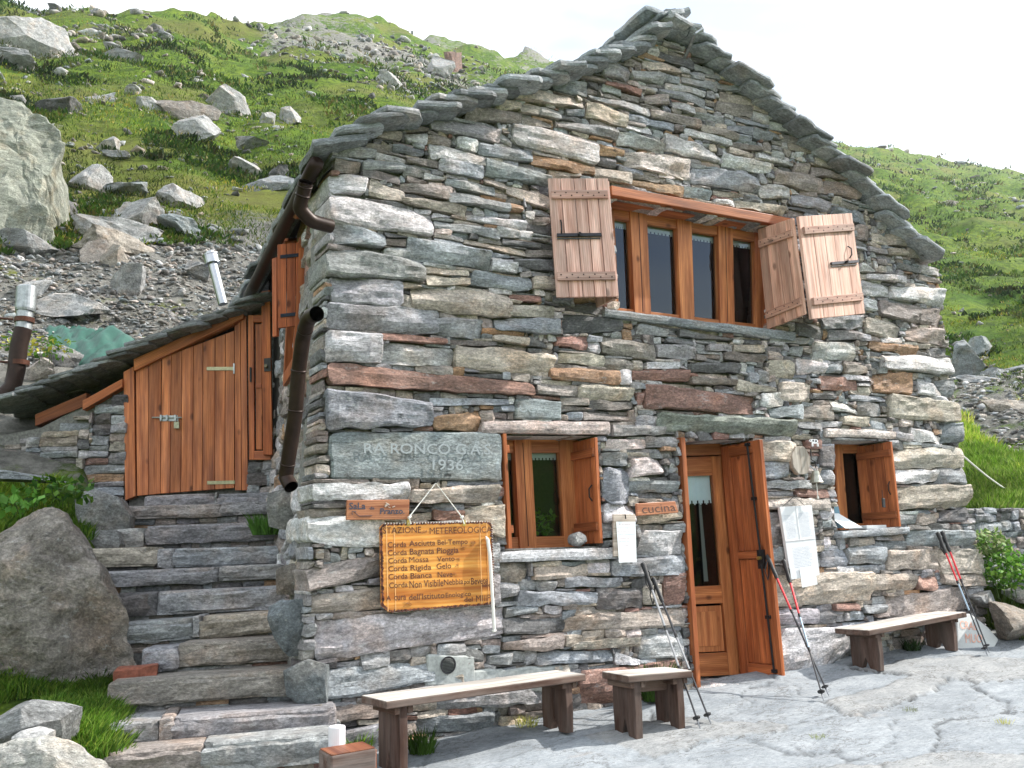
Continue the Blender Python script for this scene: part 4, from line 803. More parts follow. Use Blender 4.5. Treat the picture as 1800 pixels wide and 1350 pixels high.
# where bare rock shows (R) : stripes high on the slopes
rr_ = np.hypot(X-EYE[0], Y-EYE[1]); pp = np.degrees(np.arctan2(X-EYE[0], Y-EYE[1]))
rock = .12*np.clip(fbm(np.stack([X, Y, 0*X], -1)*.05, 4)*4, -1, 1)
rock = rock+.26*(sm(12, 14, pp)*(1-sm(30, 36, pp))*sm(40, 75, rr_))+.46*(sm(8, 10, rr_)*(1-sm(17, 20, rr_))*(pp < 22)*(pp > -5))+.42*(1-sm(22, 32, rr_))*sm(13, 15, rr_)*sm(44, 50, pp)-.05*sm(34, 60, pp)*(rr_ > 34)
T = np.clip(rock, -.3, .5).reshape(-1); T = np.stack([T, T, T], 1)
m.add(V, F, T); hill = m.build('hillside', M_TURF, smooth=True); tag(hill, kind='structure')
def hit(px, py):
    """where rays through photo pixels meet the terrain"""
    px = np.atleast_1d(px).astype(float); py = np.atleast_1d(py).astype(float)
    D = CW[None]+CR[None]*((px-900)/FPX)[:, None]-CU[None]*((py-675)/FPX)[:, None]
    t = np.exp(np.linspace(math.log(4.5), math.log(330), 260)); P = EYE+D[:, None, :]*t[None, :, None]
    below = P[..., 2] < hfun(P[..., 0], P[..., 1], False); i = np.argmax(below, 1); ok = below.any(1) & (i > 0)
    t0 = t[np.maximum(i-1, 0)]; t1 = t[i]
    for _ in range(12):
        tm = (t0+t1)/2; Q = EYE+D*tm[:, None]; b = Q[:, 2] < hfun(Q[:, 0], Q[:, 1], False); t1 = np.where(b, tm, t1); t0 = np.where(b, t0, tm)
    Q = EYE+D*t1[:, None]; Q[:, 2] = hfun(Q[:, 0], Q[:, 1]); return Q, ok
# ---- terrace of worn slabs: one sheet with real steps and joints
xs = np.arange(-1.1, 8.9, .028); ys = np.arange(-5.6, .13, .028); X, Y = np.meshgrid(xs, ys)
P = np.stack([X, Y, 0*X], -1); wx_ = X+(fbm(P*1.3, 5)*.42+fbm(P*7, 3)*.05); wy_ = Y*1.5+(fbm(P*1.3+9, 5)*.42+fbm(P*7+3, 3)*.05)
sc = 1.15; gx, gy = wx_*sc, wy_*sc; f1 = np.full(X.shape, 9.0); f2 = np.full(X.shape, 9.0); idv = np.zeros(X.shape); ix, iy = np.floor(gx).astype(int), np.floor(gy).astype(int)
for a in (-1, 0, 1):
    for b in (-1, 0, 1):
        cx, cy_ = ix+a, iy+b; h1 = hsh(cx+500, cy_+500, 0*cx+1); h2 = hsh(cx+500, cy_+500, 0*cx+2); h3 = hsh(cx+500, cy_+500, 0*cx+3)
        d = np.hypot(cx+h1-gx, cy_+h2-gy); nw = d < f1; f2 = np.where(nw, f1, np.minimum(f2, d)); idv = np.where(nw, h3, idv); f1 = np.where(nw, d, f1)
edge = f2-f1; crack = np.exp(-(edge/.022)**2)*(vn(P*2.3)*.5+.6).clip(0, 1)
Zp = patio_z(X, Y)+(idv-.5)*.022+fbm(P*2.2, 4)*.013+fbm(P*9*np.array([1, 1.8, 1]), 3)*.006-crack*.02
right = X > 7.4+.35*(Y+1)+vn(P*2)*.15
tint = np.stack([1-.9*crack+(idv-.5)*.16]*3, -1)*np.where((idv > .84)[..., None], np.array((.95, .90, .85)), 1.0)
m = MB(); na = X.shape[1]; keep = ~right
F = [(j*na+i, j*na+i+1, (j+1)*na+i+1, (j+1)*na+i) for j in range(X.shape[0]-1) for i in range(na-1) if keep[j, i]]
m.add(np.stack([X, Y, Zp], -1).reshape(-1, 3), F, tint.reshape(-1, 3)); pt = m.build('terrace', M_PATIO, smooth=True); tag(pt, kind='structure')
# ================================================================== stone steps
STP = [((259, 880), (463, 868), 22), ((222, 894), (455, 887), 18), ((148, 937), (433, 922), 26), ((152, 968), (419, 961), 26), ((178, 1013), (463, 998), 20), ((207, 1050), (470, 1035), 32),
       ((222, 1105), (445, 1080), 28), ((259, 1146), (481, 1128), 32), ((200, 1209), (496, 1180), 34), ((126, 1280), (518, 1250), 34), ((196, 1335), (567, 1294), 40)]
SYR = [2.8, 2.45, 2.05, 1.7, 1.35, 1.05, .75, .45, .15, -.2, -.5]
STEPS = thing('stone_staircase', 'flight of rough grey stone steps climbing along the left side of the hut', 'steps')
for i, ((xl_, yl_), (xr_, yr_), hp_) in enumerate(STP):
    R_ = PY(xr_, yr_, SYR[i]); L_ = PY(xl_, yl_, SYR[i]+.32); L_[2] = (L_[2]+R_[2])/2; ex = unit(R_-L_); ln = np.linalg.norm(R_-L_)
    back = unit(np.cross([0, 0, 1], ex)); back = back if back[1] > 0 else -back
    th = hp_/FPX*(SYR[i]+6.3)*1.02; m = MB(); u = 0.0; cols = 'gmgtgkgbmgtm'; need = max(.08, (.03+.155*SYR[i]-R_[0])/ex[0]+.06)
    cuts = [0]+sorted(rng.uniform(.25, .75, 1 if i % 3 else 2))+[1] if i not in (8,) else [0, 1]
    for a, b in zip(cuts[:-1], cuts[1:]):
        p0 = L_+ex*ln*a-ex*(0.0 if a else .03); p1 = L_+ex*ln*b+ex*(0 if b < 1 else need)
        col = pcol(cols[(i+int(a*7)) % 12], .86); jj = rng.uniform(-.016, .016)
        # tread as a slab lying on its back: built as a stone whose face looks up
        dv = .46; f0, f1_ = p0-back*.03+[0, 0, jj], p1-back*.03+[0, 0, jj]
        stone(m, [f0+back*dv, f1_+back*dv, f1_, f0], np.array([0, 0, 1.0]), .012, th, col, .55, True)
        q = [f0+[0, 0, -.008], f1_+[0, 0, -.008], f1_-[0, 0, th], f0-[0, 0, th]]; stone(m, q, -back, .022, .2, col, 1.5)
    st = m.build('step', M_STONE, STEPS)
    # riser filling of small stones under the tread
    m = MB(); hz = .17-th+.03; u = 0
    q0 = L_-[0, 0, th]; x_ = 0
    while x_ < ln+need-.03:
        w = min(rng.uniform(.06, .26), ln+need-x_); h_ = max(hz, .03); a = q0+ex*x_-back*.0; b = q0+ex*(x_+w)
        k = 2 if h_ > .05 and rng.random() < .6 else 1
        for z in range(k): stone(m, [a-[0, 0, h_*z/k], b-[0, 0, h_*z/k], b-[0, 0, h_*(z+1)/k], a-[0, 0, h_*(z+1)/k]], -back, rng.uniform(-.02, .01), .15, pcol(FILLC[rng.integers(len(FILLC))], .8))
        x_ += w
    a, b = L_-back*-.03+[0, 0, -.03], R_+ex*need-back*-.03+[0, 0, -.03]; m2 = MB(); m2.add([a-[0, 0, .3], b-[0, 0, .3], b, a, a+back*.5, b+back*.5], [(0, 1, 2, 3), (3, 2, 5, 4)]); 
    m.build('riser', M_STONE, st); m2.build('mortar_bed', M_MORTAR, st)
# ================================================================== lean-to shed
R0 = PY(440, 865, 2.95); SA = math.radians(27); SE = np.array([math.cos(SA), -math.sin(SA), 0]); SNn = np.array([-math.sin(SA), -math.cos(SA), 0.0])
def sp(x, y, o=0.0): return PP(x, y, R0+SNn*o, SNn)
SHED = thing('wooden_shed', 'lean-to shed with orange brown plank door and stone roof left of the hut', 'shed')
m = MB()
fr = Fr(sp(219, 655), sp(237, 645), sp(240, 872), sp(222, 880)); fr.box(m, 0, 1, 0, 1, -.08, .03, (1.1, 1.05, 1))
fr = Fr(sp(240, 648), sp(285, 628), sp(283, 868), sp(242, 872)); planks(m, fr, 2, 0, .022, (1.02, 1, 1))
fr = Fr(sp(413, 575), sp(434, 556), sp(437, 862), sp(414, 862)); planks(m, fr, 2, 0, .022, (.95, .95, .95))
m.build('board_wall', M_SHEDW, SHED, bevel=.003)
m = MB(); fr = Fr(sp(239, 634, .0), sp(430, 546, 0), sp(431, 562, 0), sp(240, 654, 0)); fr.box(m, 0, 1, 0, 1, -.05, .065, (1.1, 1.1, 1.1), 'u')
fr = Fr(sp(286, 617, .0), sp(414, 560, 0), sp(414, 572, 0), sp(286, 629, 0)); fr.box(m, 0, 1, 0, 1, 0, .045, (1.0, 1.0, 1), 'u'); m.build('fascia_board', M_SHEDW, SHED, bevel=.004)
m = MB(); fr = Fr(sp(286, 630), sp(413, 582), sp(413, 858), sp(283, 868)); planks(m, fr, 7, -.01, .024, (1, 1, 1)); sd_ = m.build('door', M_SHEDW, SHED, bevel=.004)
m = MB(); fr = Fr(sp(270, 731), sp(322, 731), sp(322, 741), sp(270, 741)); fr.box(m, .25, .85, .0, 1, .024, .03, (1, 1, 1)); tube(m, [fr.p(-.0, .4, .04), fr.p(1.0, .4, .04)], .007, 8)
for u in (.3, .5, .78): fr.box(m, u-.03, u+.03, -.05, .9, .03, .05)
m.build('sliding_bolt', M_ZINC, sd_)
m = MB(); c = sp(313, 748, .045); 
fr = Fr(sp(309, 743), sp(318, 743), sp(318, 754), sp(309, 754)); fr.box(m, 0, 1, 0, 1, .035, .055, (.9, .85, .6)); pc = fr.p(.5, 0, .045)
tube(m, [pc+SE*(-.012)+[0, 0, 0], pc+SE*(-.012)+[0, 0, .03], pc+[0, 0, .042], pc+SE*.012+[0, 0, .03], pc+SE*.012], .0035, 6); m.build('padlock', M_ZINC, sd_)
m = MB(); fr = Fr(sp(365, 646), sp(413, 646), sp(413, 652), sp(365, 652)); fr.box(m, 0, 1, 0, 1, .024, .031, (.9, .8, .5)); fr.box(m, .97, 1.02, -1, 2, .024, .034, (1, 1, 1)); m.build('strap_hinge', M_ZINC, sd_)
m = MB(); fr = Fr(sp(366, 846), sp(414, 845), sp(414, 851), sp(366, 852)); fr.box(m, 0, 1, 0, 1, .024, .031, (.9, .8, .5)); m.build('strap_hinge', M_ZINC, sd_)
# side door beside it, in the corner with the hut
m = MB(); fr = Fr(sp(438, 556, .0), sp(478, 556, 0), sp(478, 809, 0), sp(440, 809, 0)); fr.box(m, 0, .24, 0, 1, 0, .05, (1.15, 1.05, 1)); fr.box(m, .24, 1, 0, .05, 0, .05, (1.1, 1, 1), 'u'); fr.box(m, .24, 1, .94, 1, 0, .05, (1.1, 1, 1), 'u'); fr.box(m, .30, .58, .06, .93, .0, .028, (1.0, .95, .9)); fr.box(m, .30, .58, .48, .51, .028, .04, (1.1, 1, 1), 'u')
so2 = m.build('side_panel', M_SHEDW, SHED, bevel=.004)
m = MB(); fr.box(m, .07, .15, .37, .47, .05, .065); m.build('iron_handle', M_IRON, so2)
m = MB(); fr = Fr(sp(461, 515, .05), sp(476, 512, .05), sp(480, 800, .05), sp(464, 800, .05)); fr.box(m, 0, 1, 0, 1, 0, .04, (1.0, .85, .7)); po = m.build('door_post', M_SHEDW, SHED, bevel=.004)
m = MB(); fr.box(m, .25, 1, .42, .50, .04, .05, (2, 1.9, 1.6)); p = fr.p(.5, .47, .05); tube(m, [p, p+SNn*.03], .016, 10, (8, 7, 4)); m.build('lock_plate', M_IRON, po)
# shed masonry, left of the boards, with a loose stone face
m = MB(); occs = np.zeros((260, 330), bool)          # columns run left from the boards, rows upward from z0
o0 = sp(219, 880); zb_ = o0[2]-.35
rl = [sp(219, 668), sp(150, 712), sp(60, 752), sp(0, 775)]; rlx = [0]+[np.linalg.norm((p-rl[0])[:2]) for p in rl[1:]]+[3.4]; rlz = [p[2] for p in rl]+[rl[-1][2]-.3]
for i in range(330): occs[int(max(0, (np.interp(i*.01, rlx, rlz)-.05-zb_)/.01)):, i] = True
rects = []; pack(occs, rects, (.12, .55), (.04, .12), 1, rr, .97); pack(occs, rects, (.05, .2), (.02, .06), 1, rr)
for (i, j, w, h) in rects:
    a = lambda u, z: np.array([o0[0], o0[1], 0])-SE*u+np.array([0, 0, z])
    x0, x1, z0, z1 = i*.01, (i+w)*.01, zb_+j*.01, zb_+(j+h)*.01
    stone(m, [p+rng.uniform(-.006, .006, 3) for p in (a(x1, z1), a(x0, z1), a(x0, z0), a(x1, z0))], SNn, rng.uniform(.01, .08), .3, pcol(FILLC[rng.integers(len(FILLC))], .85), 1.2)
for (x0_, x1_, y0_, y1_) in ((436, 462, 812, 832), (460, 492, 808, 834), (434, 472, 834, 852), (470, 492, 836, 856), (434, 455, 853, 874), (456, 494, 856, 874)): stone(m, [sp(x0_, y0_), sp(x1_, y0_-1), sp(x1_, y1_-1), sp(x0_, y1_)], SNn, .03, .2, pcol('gmkb'[rng.integers(4)], .85))
sw_ = m.build('stone_wall', M_STONE, SHED)
m = MB(); a = lambda u, z, b: np.array([o0[0], o0[1], 0])-SE*u+np.array([0, 0, z])-SNn*b
m.add([a(0, zb_, .02), a(3.3, zb_, .02), a(3.3, rlz[-1], .02), a(rlx[2], rlz[2], .02), a(0, rlz[0], .02)], [(0, 1, 2, 3, 4)])
e_ = SE*.9; m.add([a(-.02, zb_, .06), a(-.02, rlz[0]+.1, .06), a(-1.2, rlz[0]+.5, .06), a(-1.2, zb_, .06)], [(0, 1, 2, 3)]); m.add([sp(434, 540, -.1), sp(510, 540, -.1), sp(510, 885, -.1), sp(434, 885, -.1)], [(0, 1, 2, 3)]); m.build('mortar_core', M_MORTAR, sw_)
m = MB(); fr = Fr(sp(150, 706, .02), sp(219, 668, .02), sp(219, 682, .02), sp(150, 722, .02)); fr.box(m, 0, 1, 0, 1, -.1, .06, (.8, .7, .6), 'u'); fr = Fr(sp(60, 728, .02), sp(150, 690, .02), sp(150, 712, .02), sp(60, 748, .02)); fr.box(m, 0, 1, 0, 1, -.3, -.02, (.5, .45, .4), 'u'); m.build('roof_beam', M_SHEDW, SHED)
# shed roof: courses step down from the hut to the left
rf = MB(); A0, A1 = sp(436, 528, .18), sp(-40, 716, .18); n = 15; dr_ = unit(A1-A0); hor = unit([dr_[0], dr_[1], 0]); BK = unit(-SNn*np.array([1, 1, 0]))
for i in range(n):
    p = A0+(A1-A0)*(i+.5)/n; ex = unit(hor*math.cos(math.radians(13))+np.array([0, 0, -math.sin(math.radians(13))])); u = -rng.uniform(0.0, .08)
    while u < 3.2:
        wy = rng.uniform(.4, .9); c = p+BK*(u+wy/2)-ex*.14+[0, 0, rng.uniform(-.01, .01)]; rslab(rf, c, ex, BK, np.linalg.norm(A1-A0)/n+.26+rng.uniform(-.03, .05), wy*1.04, rng.uniform(.04, .065), np.array((.17, .18, .185))*rng.uniform(.75, 1.25)); u += wy
rf.build('roof', M_SLAB, SHED)
# shiny flue with cowl standing on the shed roof
m = MB(); a = PP(388, 520, R0-SNn*1.0, SNn); b = PP(373, 462, R0-SNn*1.0, SNn); c = PP(373, 447, R0-SNn*1.0, SNn); d = a+(a-b)*.25
tube(m, [d, a, b], .052, 20); fl = m.build('flue', M_STEEL, SHED, smooth=False)
m = MB(); up = unit(b-d); tube(m, [b-up*.01, b+up*.10], .082, 22); tube(m, [b-up*.012, b-up*.002], .088, 22); tube(m, [b+up*.085, b+up*.095], .088, 22); tube(m, [b+up*.10, b+up*.13], .05, 20); m.build('cowl', M_STEEL, fl)
# ================================================================== benches
def prism(m, fr, poly, w0, w1, tint=(1, 1, 1)):
    n = len(poly); U = np.array([p[0] for p in poly]*2); V = np.array([p[1] for p in poly]*2); Wd = np.array([w0]*n+[w1]*n); off = rng.uniform(0, 50, 3)
    m.add(fr.p(U, V, Wd), [tuple(range(n)), tuple(range(n, 2*n))[::-1]]+[(i, i+n, (i+1) % n+n, (i+1) % n) for i in range(n)], tint, np.stack([V*fr.H+off[0], U*fr.W+off[1], Wd+off[2]], 1))
def bench(label, FL, FR, zL, zR, wid, inset, th=.045, legw=.84, rail=False, group=None):
    a, b = PZ(*FL, zL), PZ(*FR, zR); ex = unit((b-a)*[1, 1, 0]); ey = np.array([-ex[1], ex[0], 0]); ln = np.linalg.norm(b-a)
    t = thing('bench', label, 'bench', group=group)
    fr = Fr(a+ey*wid, b+ey*wid, b, a, n=np.cross(b-a, ey)); m = MB()
    fr.box(m, 0, 1, 0, 1, -th, -.003, (1.1, 1.05, 1), 'u'); se = m.build('seat', M_OLD, t, bevel=.006)
    m = MB()
    for k in range(2): fr.box(m, .002, .998, .012+k*.49, .49+k*.495, -.004, .0005, (1, 1, 1), 'u')
    m.build('worn_top', M_TOP, se, bevel=.002)
    for s, u in ((-1, inset), (1, 1-inset)):
        o = fr.p(u, .5, -th); gz = patio_z(o[0], o[1]) if o[1] < 0 else patio_z(o[0], 0); h = o[2]-gz+.012
        hw = wid*legw/2; P0 = o; F2 = Fr(o-ey*hw, o+ey*hw, o+ey*hw-[0, 0, h], o-ey*hw-[0, 0, h], n=-ex)
        lm = MB(); prism(lm, F2, [(.02, 0), (.98, 0), (1.0, .55), (.97, 1), (.66, 1), (.50, .66), (.34, 1), (.03, 1), (0, .55)], -.028, .028, np.array((1.05, .95, .9))*rng.uniform(.85, 1.1)); lm.build('leg', M_OLD, t, bevel=.004)
        lm = MB(); F2.box(lm, -.02, 1.02, -.005, .11, .028*(1 if s < 0 else 1), .062, (1.1, 1, .9), 'u'); F2.box(lm, -.02, 1.02, -.005, .11, -.062, -.028, (1.1, 1, .9), 'u'); lm.build('cleat', M_OLD, t, bevel=.003)
    if rail:
        lm = MB(); p, q = fr.p(inset, .5, -th), fr.p(1-inset, .5, -th); F3 = Fr(p, q, q-[0, 0, .085], p-[0, 0, .085]); F3.box(lm, .08, .92, 0.02, 1, -.02, .02, (1.2, 1.05, .95), 'u'); lm.build('rail', M_OLD, t)
    return t
bench('long dark wooden bench with bleached top under the honey coloured weather sign', (679, 1233), (1030, 1185), .27, .275, .33, .085)
bench('short wooden stool bench standing left of the kitchen door', (1104, 1188), (1217, 1179), .285, .27, .30, .17, rail=True)
bench('weathered bench with peeling pale top below the right window', (1527, 1108), (1699, 1076), .385, .44, .33, .12)
# ================================================================== trekking poles
def pole(label, tip, head, ty, hy, cols, red, strap=1):
    gx = PY(*tip, ty); A = gx.copy(); B = PY(*head, hy); d = unit(B-A); L_ = np.linalg.norm(B-A)
    t = thing('trekking_pole', label, 'trekking pole', group='trekking poles leaning on the front wall')
    P = lambda s: A+d*L_*s
    m = MB(); tube(m, [P(0), P(.015), P(.04)], [.003, .005, .006], 8, (.6, .6, .6)); m.build('tip', M_STEEL, t)
    m = MB(); tube(m, [P(.055), P(.062), P(.068)], [.026, .028, .012], 14); m.build('basket', M_BLACK, t)
    m = MB(); tube(m, [P(.04), P(.34)], .0065, 10, cols[0]); m.build('lower_shaft', M_POLE, t)
    m = MB(); tube(m, [P(.33), P(.58)], .0078, 10, cols[1]); tube(m, [P(.325), P(.35)], .0098, 10, (.03, .03, .03)); m.build('middle_shaft', M_POLE, t)
    m = MB(); tube(m, [P(.57), P(.84)], .009, 10, cols[2]); tube(m, [P(.565), P(.59)], .0112, 10, (.03, .03, .03)); m.build('upper_shaft', M_POLE, t)
    side_ = unit(np.cross(d, [0, 1, 0])); m = MB(); tube(m, [P(.82), P(.85), P(.90), P(.95), P(.985), P(1.0)+side_*.01], [.013, .0165, .0145, .0175, .02, .016], 12); m.build('grip', M_BLACK, t)
    m = MB(); q = P(.97); fwd_ = np.array([0, -1.0, 0]); s = -side_*strap
    tube(m, [q, q+s*.035-[0, 0, .03]+fwd_*.01, q+s*.05-[0, 0, .10], q+s*.035-[0, 0, .17]+fwd_*.01, q+s*.01-[0, 0, .12], q], .006, 4, caps=False); m.build('strap', M_BLACK, t)
K = (.05, .05, .055); G_ = (.35, .35, .36); RD = (.62, .04, .05); BL = (.35, .45, .55)
def gy(px, py):
    Y = -.3
    for _ in range(40):
        p = PY(px, py, Y); Y += (patio_z(p[0], p[1])-p[2])*-1.2 if False else 0
        if p[2] <= patio_z(p[0], p[1])+.01: break
        Y += .02
    # march outwards from the wall until the ray meets the terrace
    best = min(np.arange(-1.6, -.1, .01), key=lambda yy: abs(PY(px, py, yy)[2]-patio_z(PY(px, py, yy)[0], yy)-.01)); return best
pole('black and grey trekking pole, left one of the pair beside the stool', (1231, 1281), (1130, 990), gy(1231, 1281), -.10, (K, G_, G_), False)
pole('black and grey trekking pole, right one of the pair beside the stool', (1250, 1273), (1148, 1016), gy(1250, 1273), -.10, (K, G_, K), False, -1)
pole('red and black trekking pole leaning right of the door, nearest the door leaf', (1457, 1223), (1348, 976), gy(1457, 1223), -.10, (K, K, RD), True, -1)
pole('red and blue trekking pole leaning right of the door under the paper notices', (1448, 1232), (1378, 985), gy(1448, 1232), -.12, (K, BL, RD), True)
pole('red trekking pole by the right corner of the hut, left one of its pair', (1736, 1153), (1648, 936), -.55, -.10, (K, BL, RD), True)
pole('red trekking pole by the right corner of the hut, right one of its pair', (1739, 1148), (1656, 934), -.52, -.10, (K, K, RD), True, -1)
# ================================================================== signs
DB = (.10, .03, .015)
def board(name, label, cat, c, y, th, mat, tint=(1, 1, 1), parts=None):
    fr = Fr(*[PY(*q, y) for q in c]); m = MB(); fr.box(m, 0, 1, 0, 1, -th, 0, tint, 'u', 0); t = thing(name, label, cat); m.build('board', mat, t, bevel=.004); return t, fr
BC = [(668, 921), (865, 917), (869, 1062), (671, 1077)]
t = thing('weather_station_sign', 'varnished honey pine joke weather sign with burnt edges and Italian lettering hung on a cord', 'sign')
fr = Fr(*[PY(*q, -.115) for q in BC]); m = MB()
prism(m, fr, [(0.03, 0), (.97, 0), (1, .04), (1, .97), (.97, 1), (.06, 1), (0, .92), (0, .04)][::-1], -.022, 0)
m.g[-1] = m.g[-1][:, [1, 0, 2]]; bo = m.build('board', M_SIGN, t, bevel=.004)
m = MB()   # burnt border
pts = [(0.03, 0), (.97, 0), (1, .04), (1, .97), (.97, 1), (.06, 1), (0, .92), (0, .04), (.03, 0)]
for i in range(len(pts)-1):
    a, b = np.array(pts[i]), np.array(pts[i+1]); n = max(1, int(np.linalg.norm(b-a)*60))
    for k in range(n):
        u, v = a+(b-a)*(k+.5)/n; c_ = np.array((.5, .5)); d = (c_-np.array((u, v))); d /= np.abs(d).max(); w = rng.uniform(.006, .022); p = np.array((u, v))+d*w*.6
        q = fr.p(p[0], p[1], .0012); s = rng.uniform(.006, .013); an = [q+fr.N*0+(fr.c[1]-fr.c[0])/fr.W*math.cos(z)*s+(fr.c[3]-fr.c[0])/fr.H*math.sin(z)*s*.8 for z in np.linspace(0, 2*math.pi, 7)[:-1]]
        m.add(an, [tuple(range(6))], np.array((.12, .035, .02))*rng.uniform(.5, 1.6))
m.build('burnt_edge', M_INK, bo)
for x in (.05, .115, .88, .945): m = MB(); fr.box(m, x, x+.006, .01, .99, .0008, .0016, (.75, .42, .17)); m.build('edge_batten', M_INK, bo)
m = MB()
TX = [('STAZIONE', 673, 740, 926, 937, .003), ('METEREOLOGICA', 755, 864, 925, 936, .0), ('Corda', 681, 714, 952, 962, .010), ('Asciutta', 719, 765, 949, 959, .010), ('Bel-Tempo', 769, 822, 947, 959, .010),
      ('Corda', 681, 715, 966, 976, .010), ('Bagnata', 720, 763, 963, 977, .010), ('Pioggia', 768, 806, 961, 975, .010), ('Corda', 682, 715, 980, 990, .010), ('Mossa', 719, 753, 978, 988, .0), ('Vento', 768, 799, 977, 986, .010),
      ('Corda', 682, 716, 994, 1004, .010), ('Rigida', 721, 758, 992, 1005, .010), ('Gelo', 767, 793, 989, 999, .010), ('Corda', 682, 716, 1008, 1018, .010), ('Bianca', 721, 759, 1006, 1016, .010), ('Neve', 769, 795, 1004, 1014, .010),
      ('Corda', 683, 716, 1023, 1033, .010), ('Non Visibile', 719, 779, 1019, 1032, .010), ('Nebbia', 780, 814, 1017, 1027, .010), ('poi', 816, 826, 1018, 1028, .01), ('Bevete', 828, 858, 1014, 1026, .010), ('meno', 847, 862, 1026, 1031, .02),
      ('A', 678, 686, 1047, 1056, .02), ('cura', 692, 713, 1047, 1055, .010), ("dell'Istituto", 718, 781, 1042, 1053, .010), ('Enologico', 783, 828, 1040, 1051, .010), ('del', 816, 831, 1049, 1057, .010), ('MIIIP', 837, 863, 1045, 1056, .0)]
for s, x0, x1, y0, y1, bl in TX: tpx(m, s, fr, x0, x1, y0, y1, .0018, DB, bl)
m.build('lettering', M_INK, bo)
# little burnt drawings: sun, cloud, wind, snow
m = MB()
def squig(cx, cy, r, n, seed):
    r_ = np.random.default_rng(seed); p = [fr.p(*fpx(fr, cx+r_.uniform(-r, r), cy+r_.uniform(-r*.7, r*.7)), .002) for _ in range(n)]; tube(m, p, .0011, 4, (.3, .13, .05))
squig(832, 953, 7, 12, 1); squig(815, 963, 7, 7, 2); squig(806, 982, 5, 8, 3); squig(800, 993, 6, 9, 4); squig(800, 1009, 6, 6, 5); squig(716, 1061, 8, 9, 6); squig(747, 933, 6, 7, 7); m.build('burnt_drawing', M_INK, bo)
# rope whipping round the edge
m = MB(); 
def whip(a, b, n):
    for k in range(n):
        u, v = np.array(a)+(np.array(b)-a)*(k+.5)/n; d = np.array(b)-a; p = fr.p(u, v, .004); e = ((fr.c[1]-fr.c[0])*d[0]+(fr.c[3]-fr.c[0])*d[1]); e = unit(e)
        s = np.cross(fr.N, e); tube(m, [p-s*.006-e*.004-fr.N*.012, p-e*.001+fr.N*.004, p+s*.006+e*.004-fr.N*.012], .0024, 5)
whip((.03, 0.0), (.97, 0.0), 38); whip((.997, .010), (.997, .80), 26); m.build('rope_whipping', M_CORD, t)
m = MB(); nail = PY(766, 849, -.10); l = PY(720, 909, -.125); r = PY(812, 909, -.125)
tube(m, [PY(722, 921, -.13), PY(719, 909, -.135), nail, r, PY(816, 921, -.13)], .0042, 8)
for p in (l, r): tube(m, [p-[.012, 0, .006], p, p+[.012, 0, .006]], [.006, .010, .006], 8)
m.build('hanging_cord', M_CORD, t)
m = MB(); tube(m, [nail+[0, .07, 0], nail+[0, -.01, .005]], .006, 8); m.build('nail', M_IRON, t)
for x in (718, 816): m = MB(); p = PY(x, 919, -.118); Fr(p+[-.011, 0, .02], p+[.011, 0, .02], p+[.011, 0, -.02], p+[-.011, 0, -.02]).box(m, 0, 1, 0, 1, -.01, .0, (1, 1, 1)); m.build('hanger_tab', M_BRASS, t)
m = MB(); tube(m, [PY(854, 943, -.118), PY(857, 948, -.14), PY(861, 975, -.145), PY(865, 1040, -.14), PY(869, 1108, -.12)], [.004, .0125, .0125, .012, .011], 10); tube(m, [PY(868, 1107, -.12), PY(869, 1110, -.12)], .016, 8); m.build('rope_tail', M_CORD, t)
t, fr = board('dining_room_sign', 'small brown wooden sign reading Sala da Pranzo with a left arrow', 'sign', [(610, 879), (720, 878), (719, 913), (609, 914)], -.115, .02, M_SIGN2, (1.25, 1.2, 1.15))
m = MB(); INK = (.04, .045, .075)
for s, x0, x1, y0, y1 in (('SaLa', 614, 643, 884, 896), ('da', 650, 659, 892, 897), ('Pranzo.', 669, 712, 896, 906)): tpx(m, s, fr, x0, x1, y0, y1, .0015, INK, .02)
m.build('lettering', M_INK, t); m = MB(); z = .003
tube(m, [fr.p(*fpx(fr, 655, 908), z), fr.p(*fpx(fr, 632, 908), z), fr.p(*fpx(fr, 624, 901), z)], .0022, 5, INK); tube(m, [fr.p(*fpx(fr, 620, 905), z), fr.p(*fpx(fr, 619, 899), z), fr.p(*fpx(fr, 627, 900), z)], .0022, 5, INK); m.build('arrow', M_INK, t)
m = MB()
for k in range(9): c_ = (685+rng.uniform(-9, 9), 890+rng.uniform(-4, 5)); tube(m, [fr.p(*fpx(fr, c_[0], c_[1]), .001), fr.p(*fpx(fr, c_[0]+rng.uniform(-6, 6), c_[1]+rng.uniform(-3, 3)), .0015)], .003, 5, (.5, .42, .36))
m.build('chalk_flower', M_INK, t)
t, fr = board('kitchen_sign', 'rough flat stone plaque with handwritten word cucina left of the door', 'sign', [(1119, 885), (1187, 881), (1193, 901), (1121, 907)], -.10, .025, M_SIGN2, (1.5, 1.45, 1.5))
m = MB(); tpx(m, 'cucina', fr, 1128, 1185, 887, 901, .0015, (.09, .05, .04), -.005); m.build('lettering', M_INK, t)
t, fr = board('notice_clipboard', 'narrow grey wooden board with a white paper list hanging below the kitchen plaque', 'notice board', [(1078, 904), (1117, 904), (1119, 978), (1079, 978)], -.11, .016, M_TOP, (.95, .85, .78))
fr2 = Fr(*[PY(*q, -.116) for q in [(1083, 917), (1117, 917), (1119, 988), (1088, 989)]]); m = MB(); fr2.box(m, 0, 1, 0, 1, 0, .001, (1, 1, 1), j=0); pa = m.build('paper', M_WHITE, t)
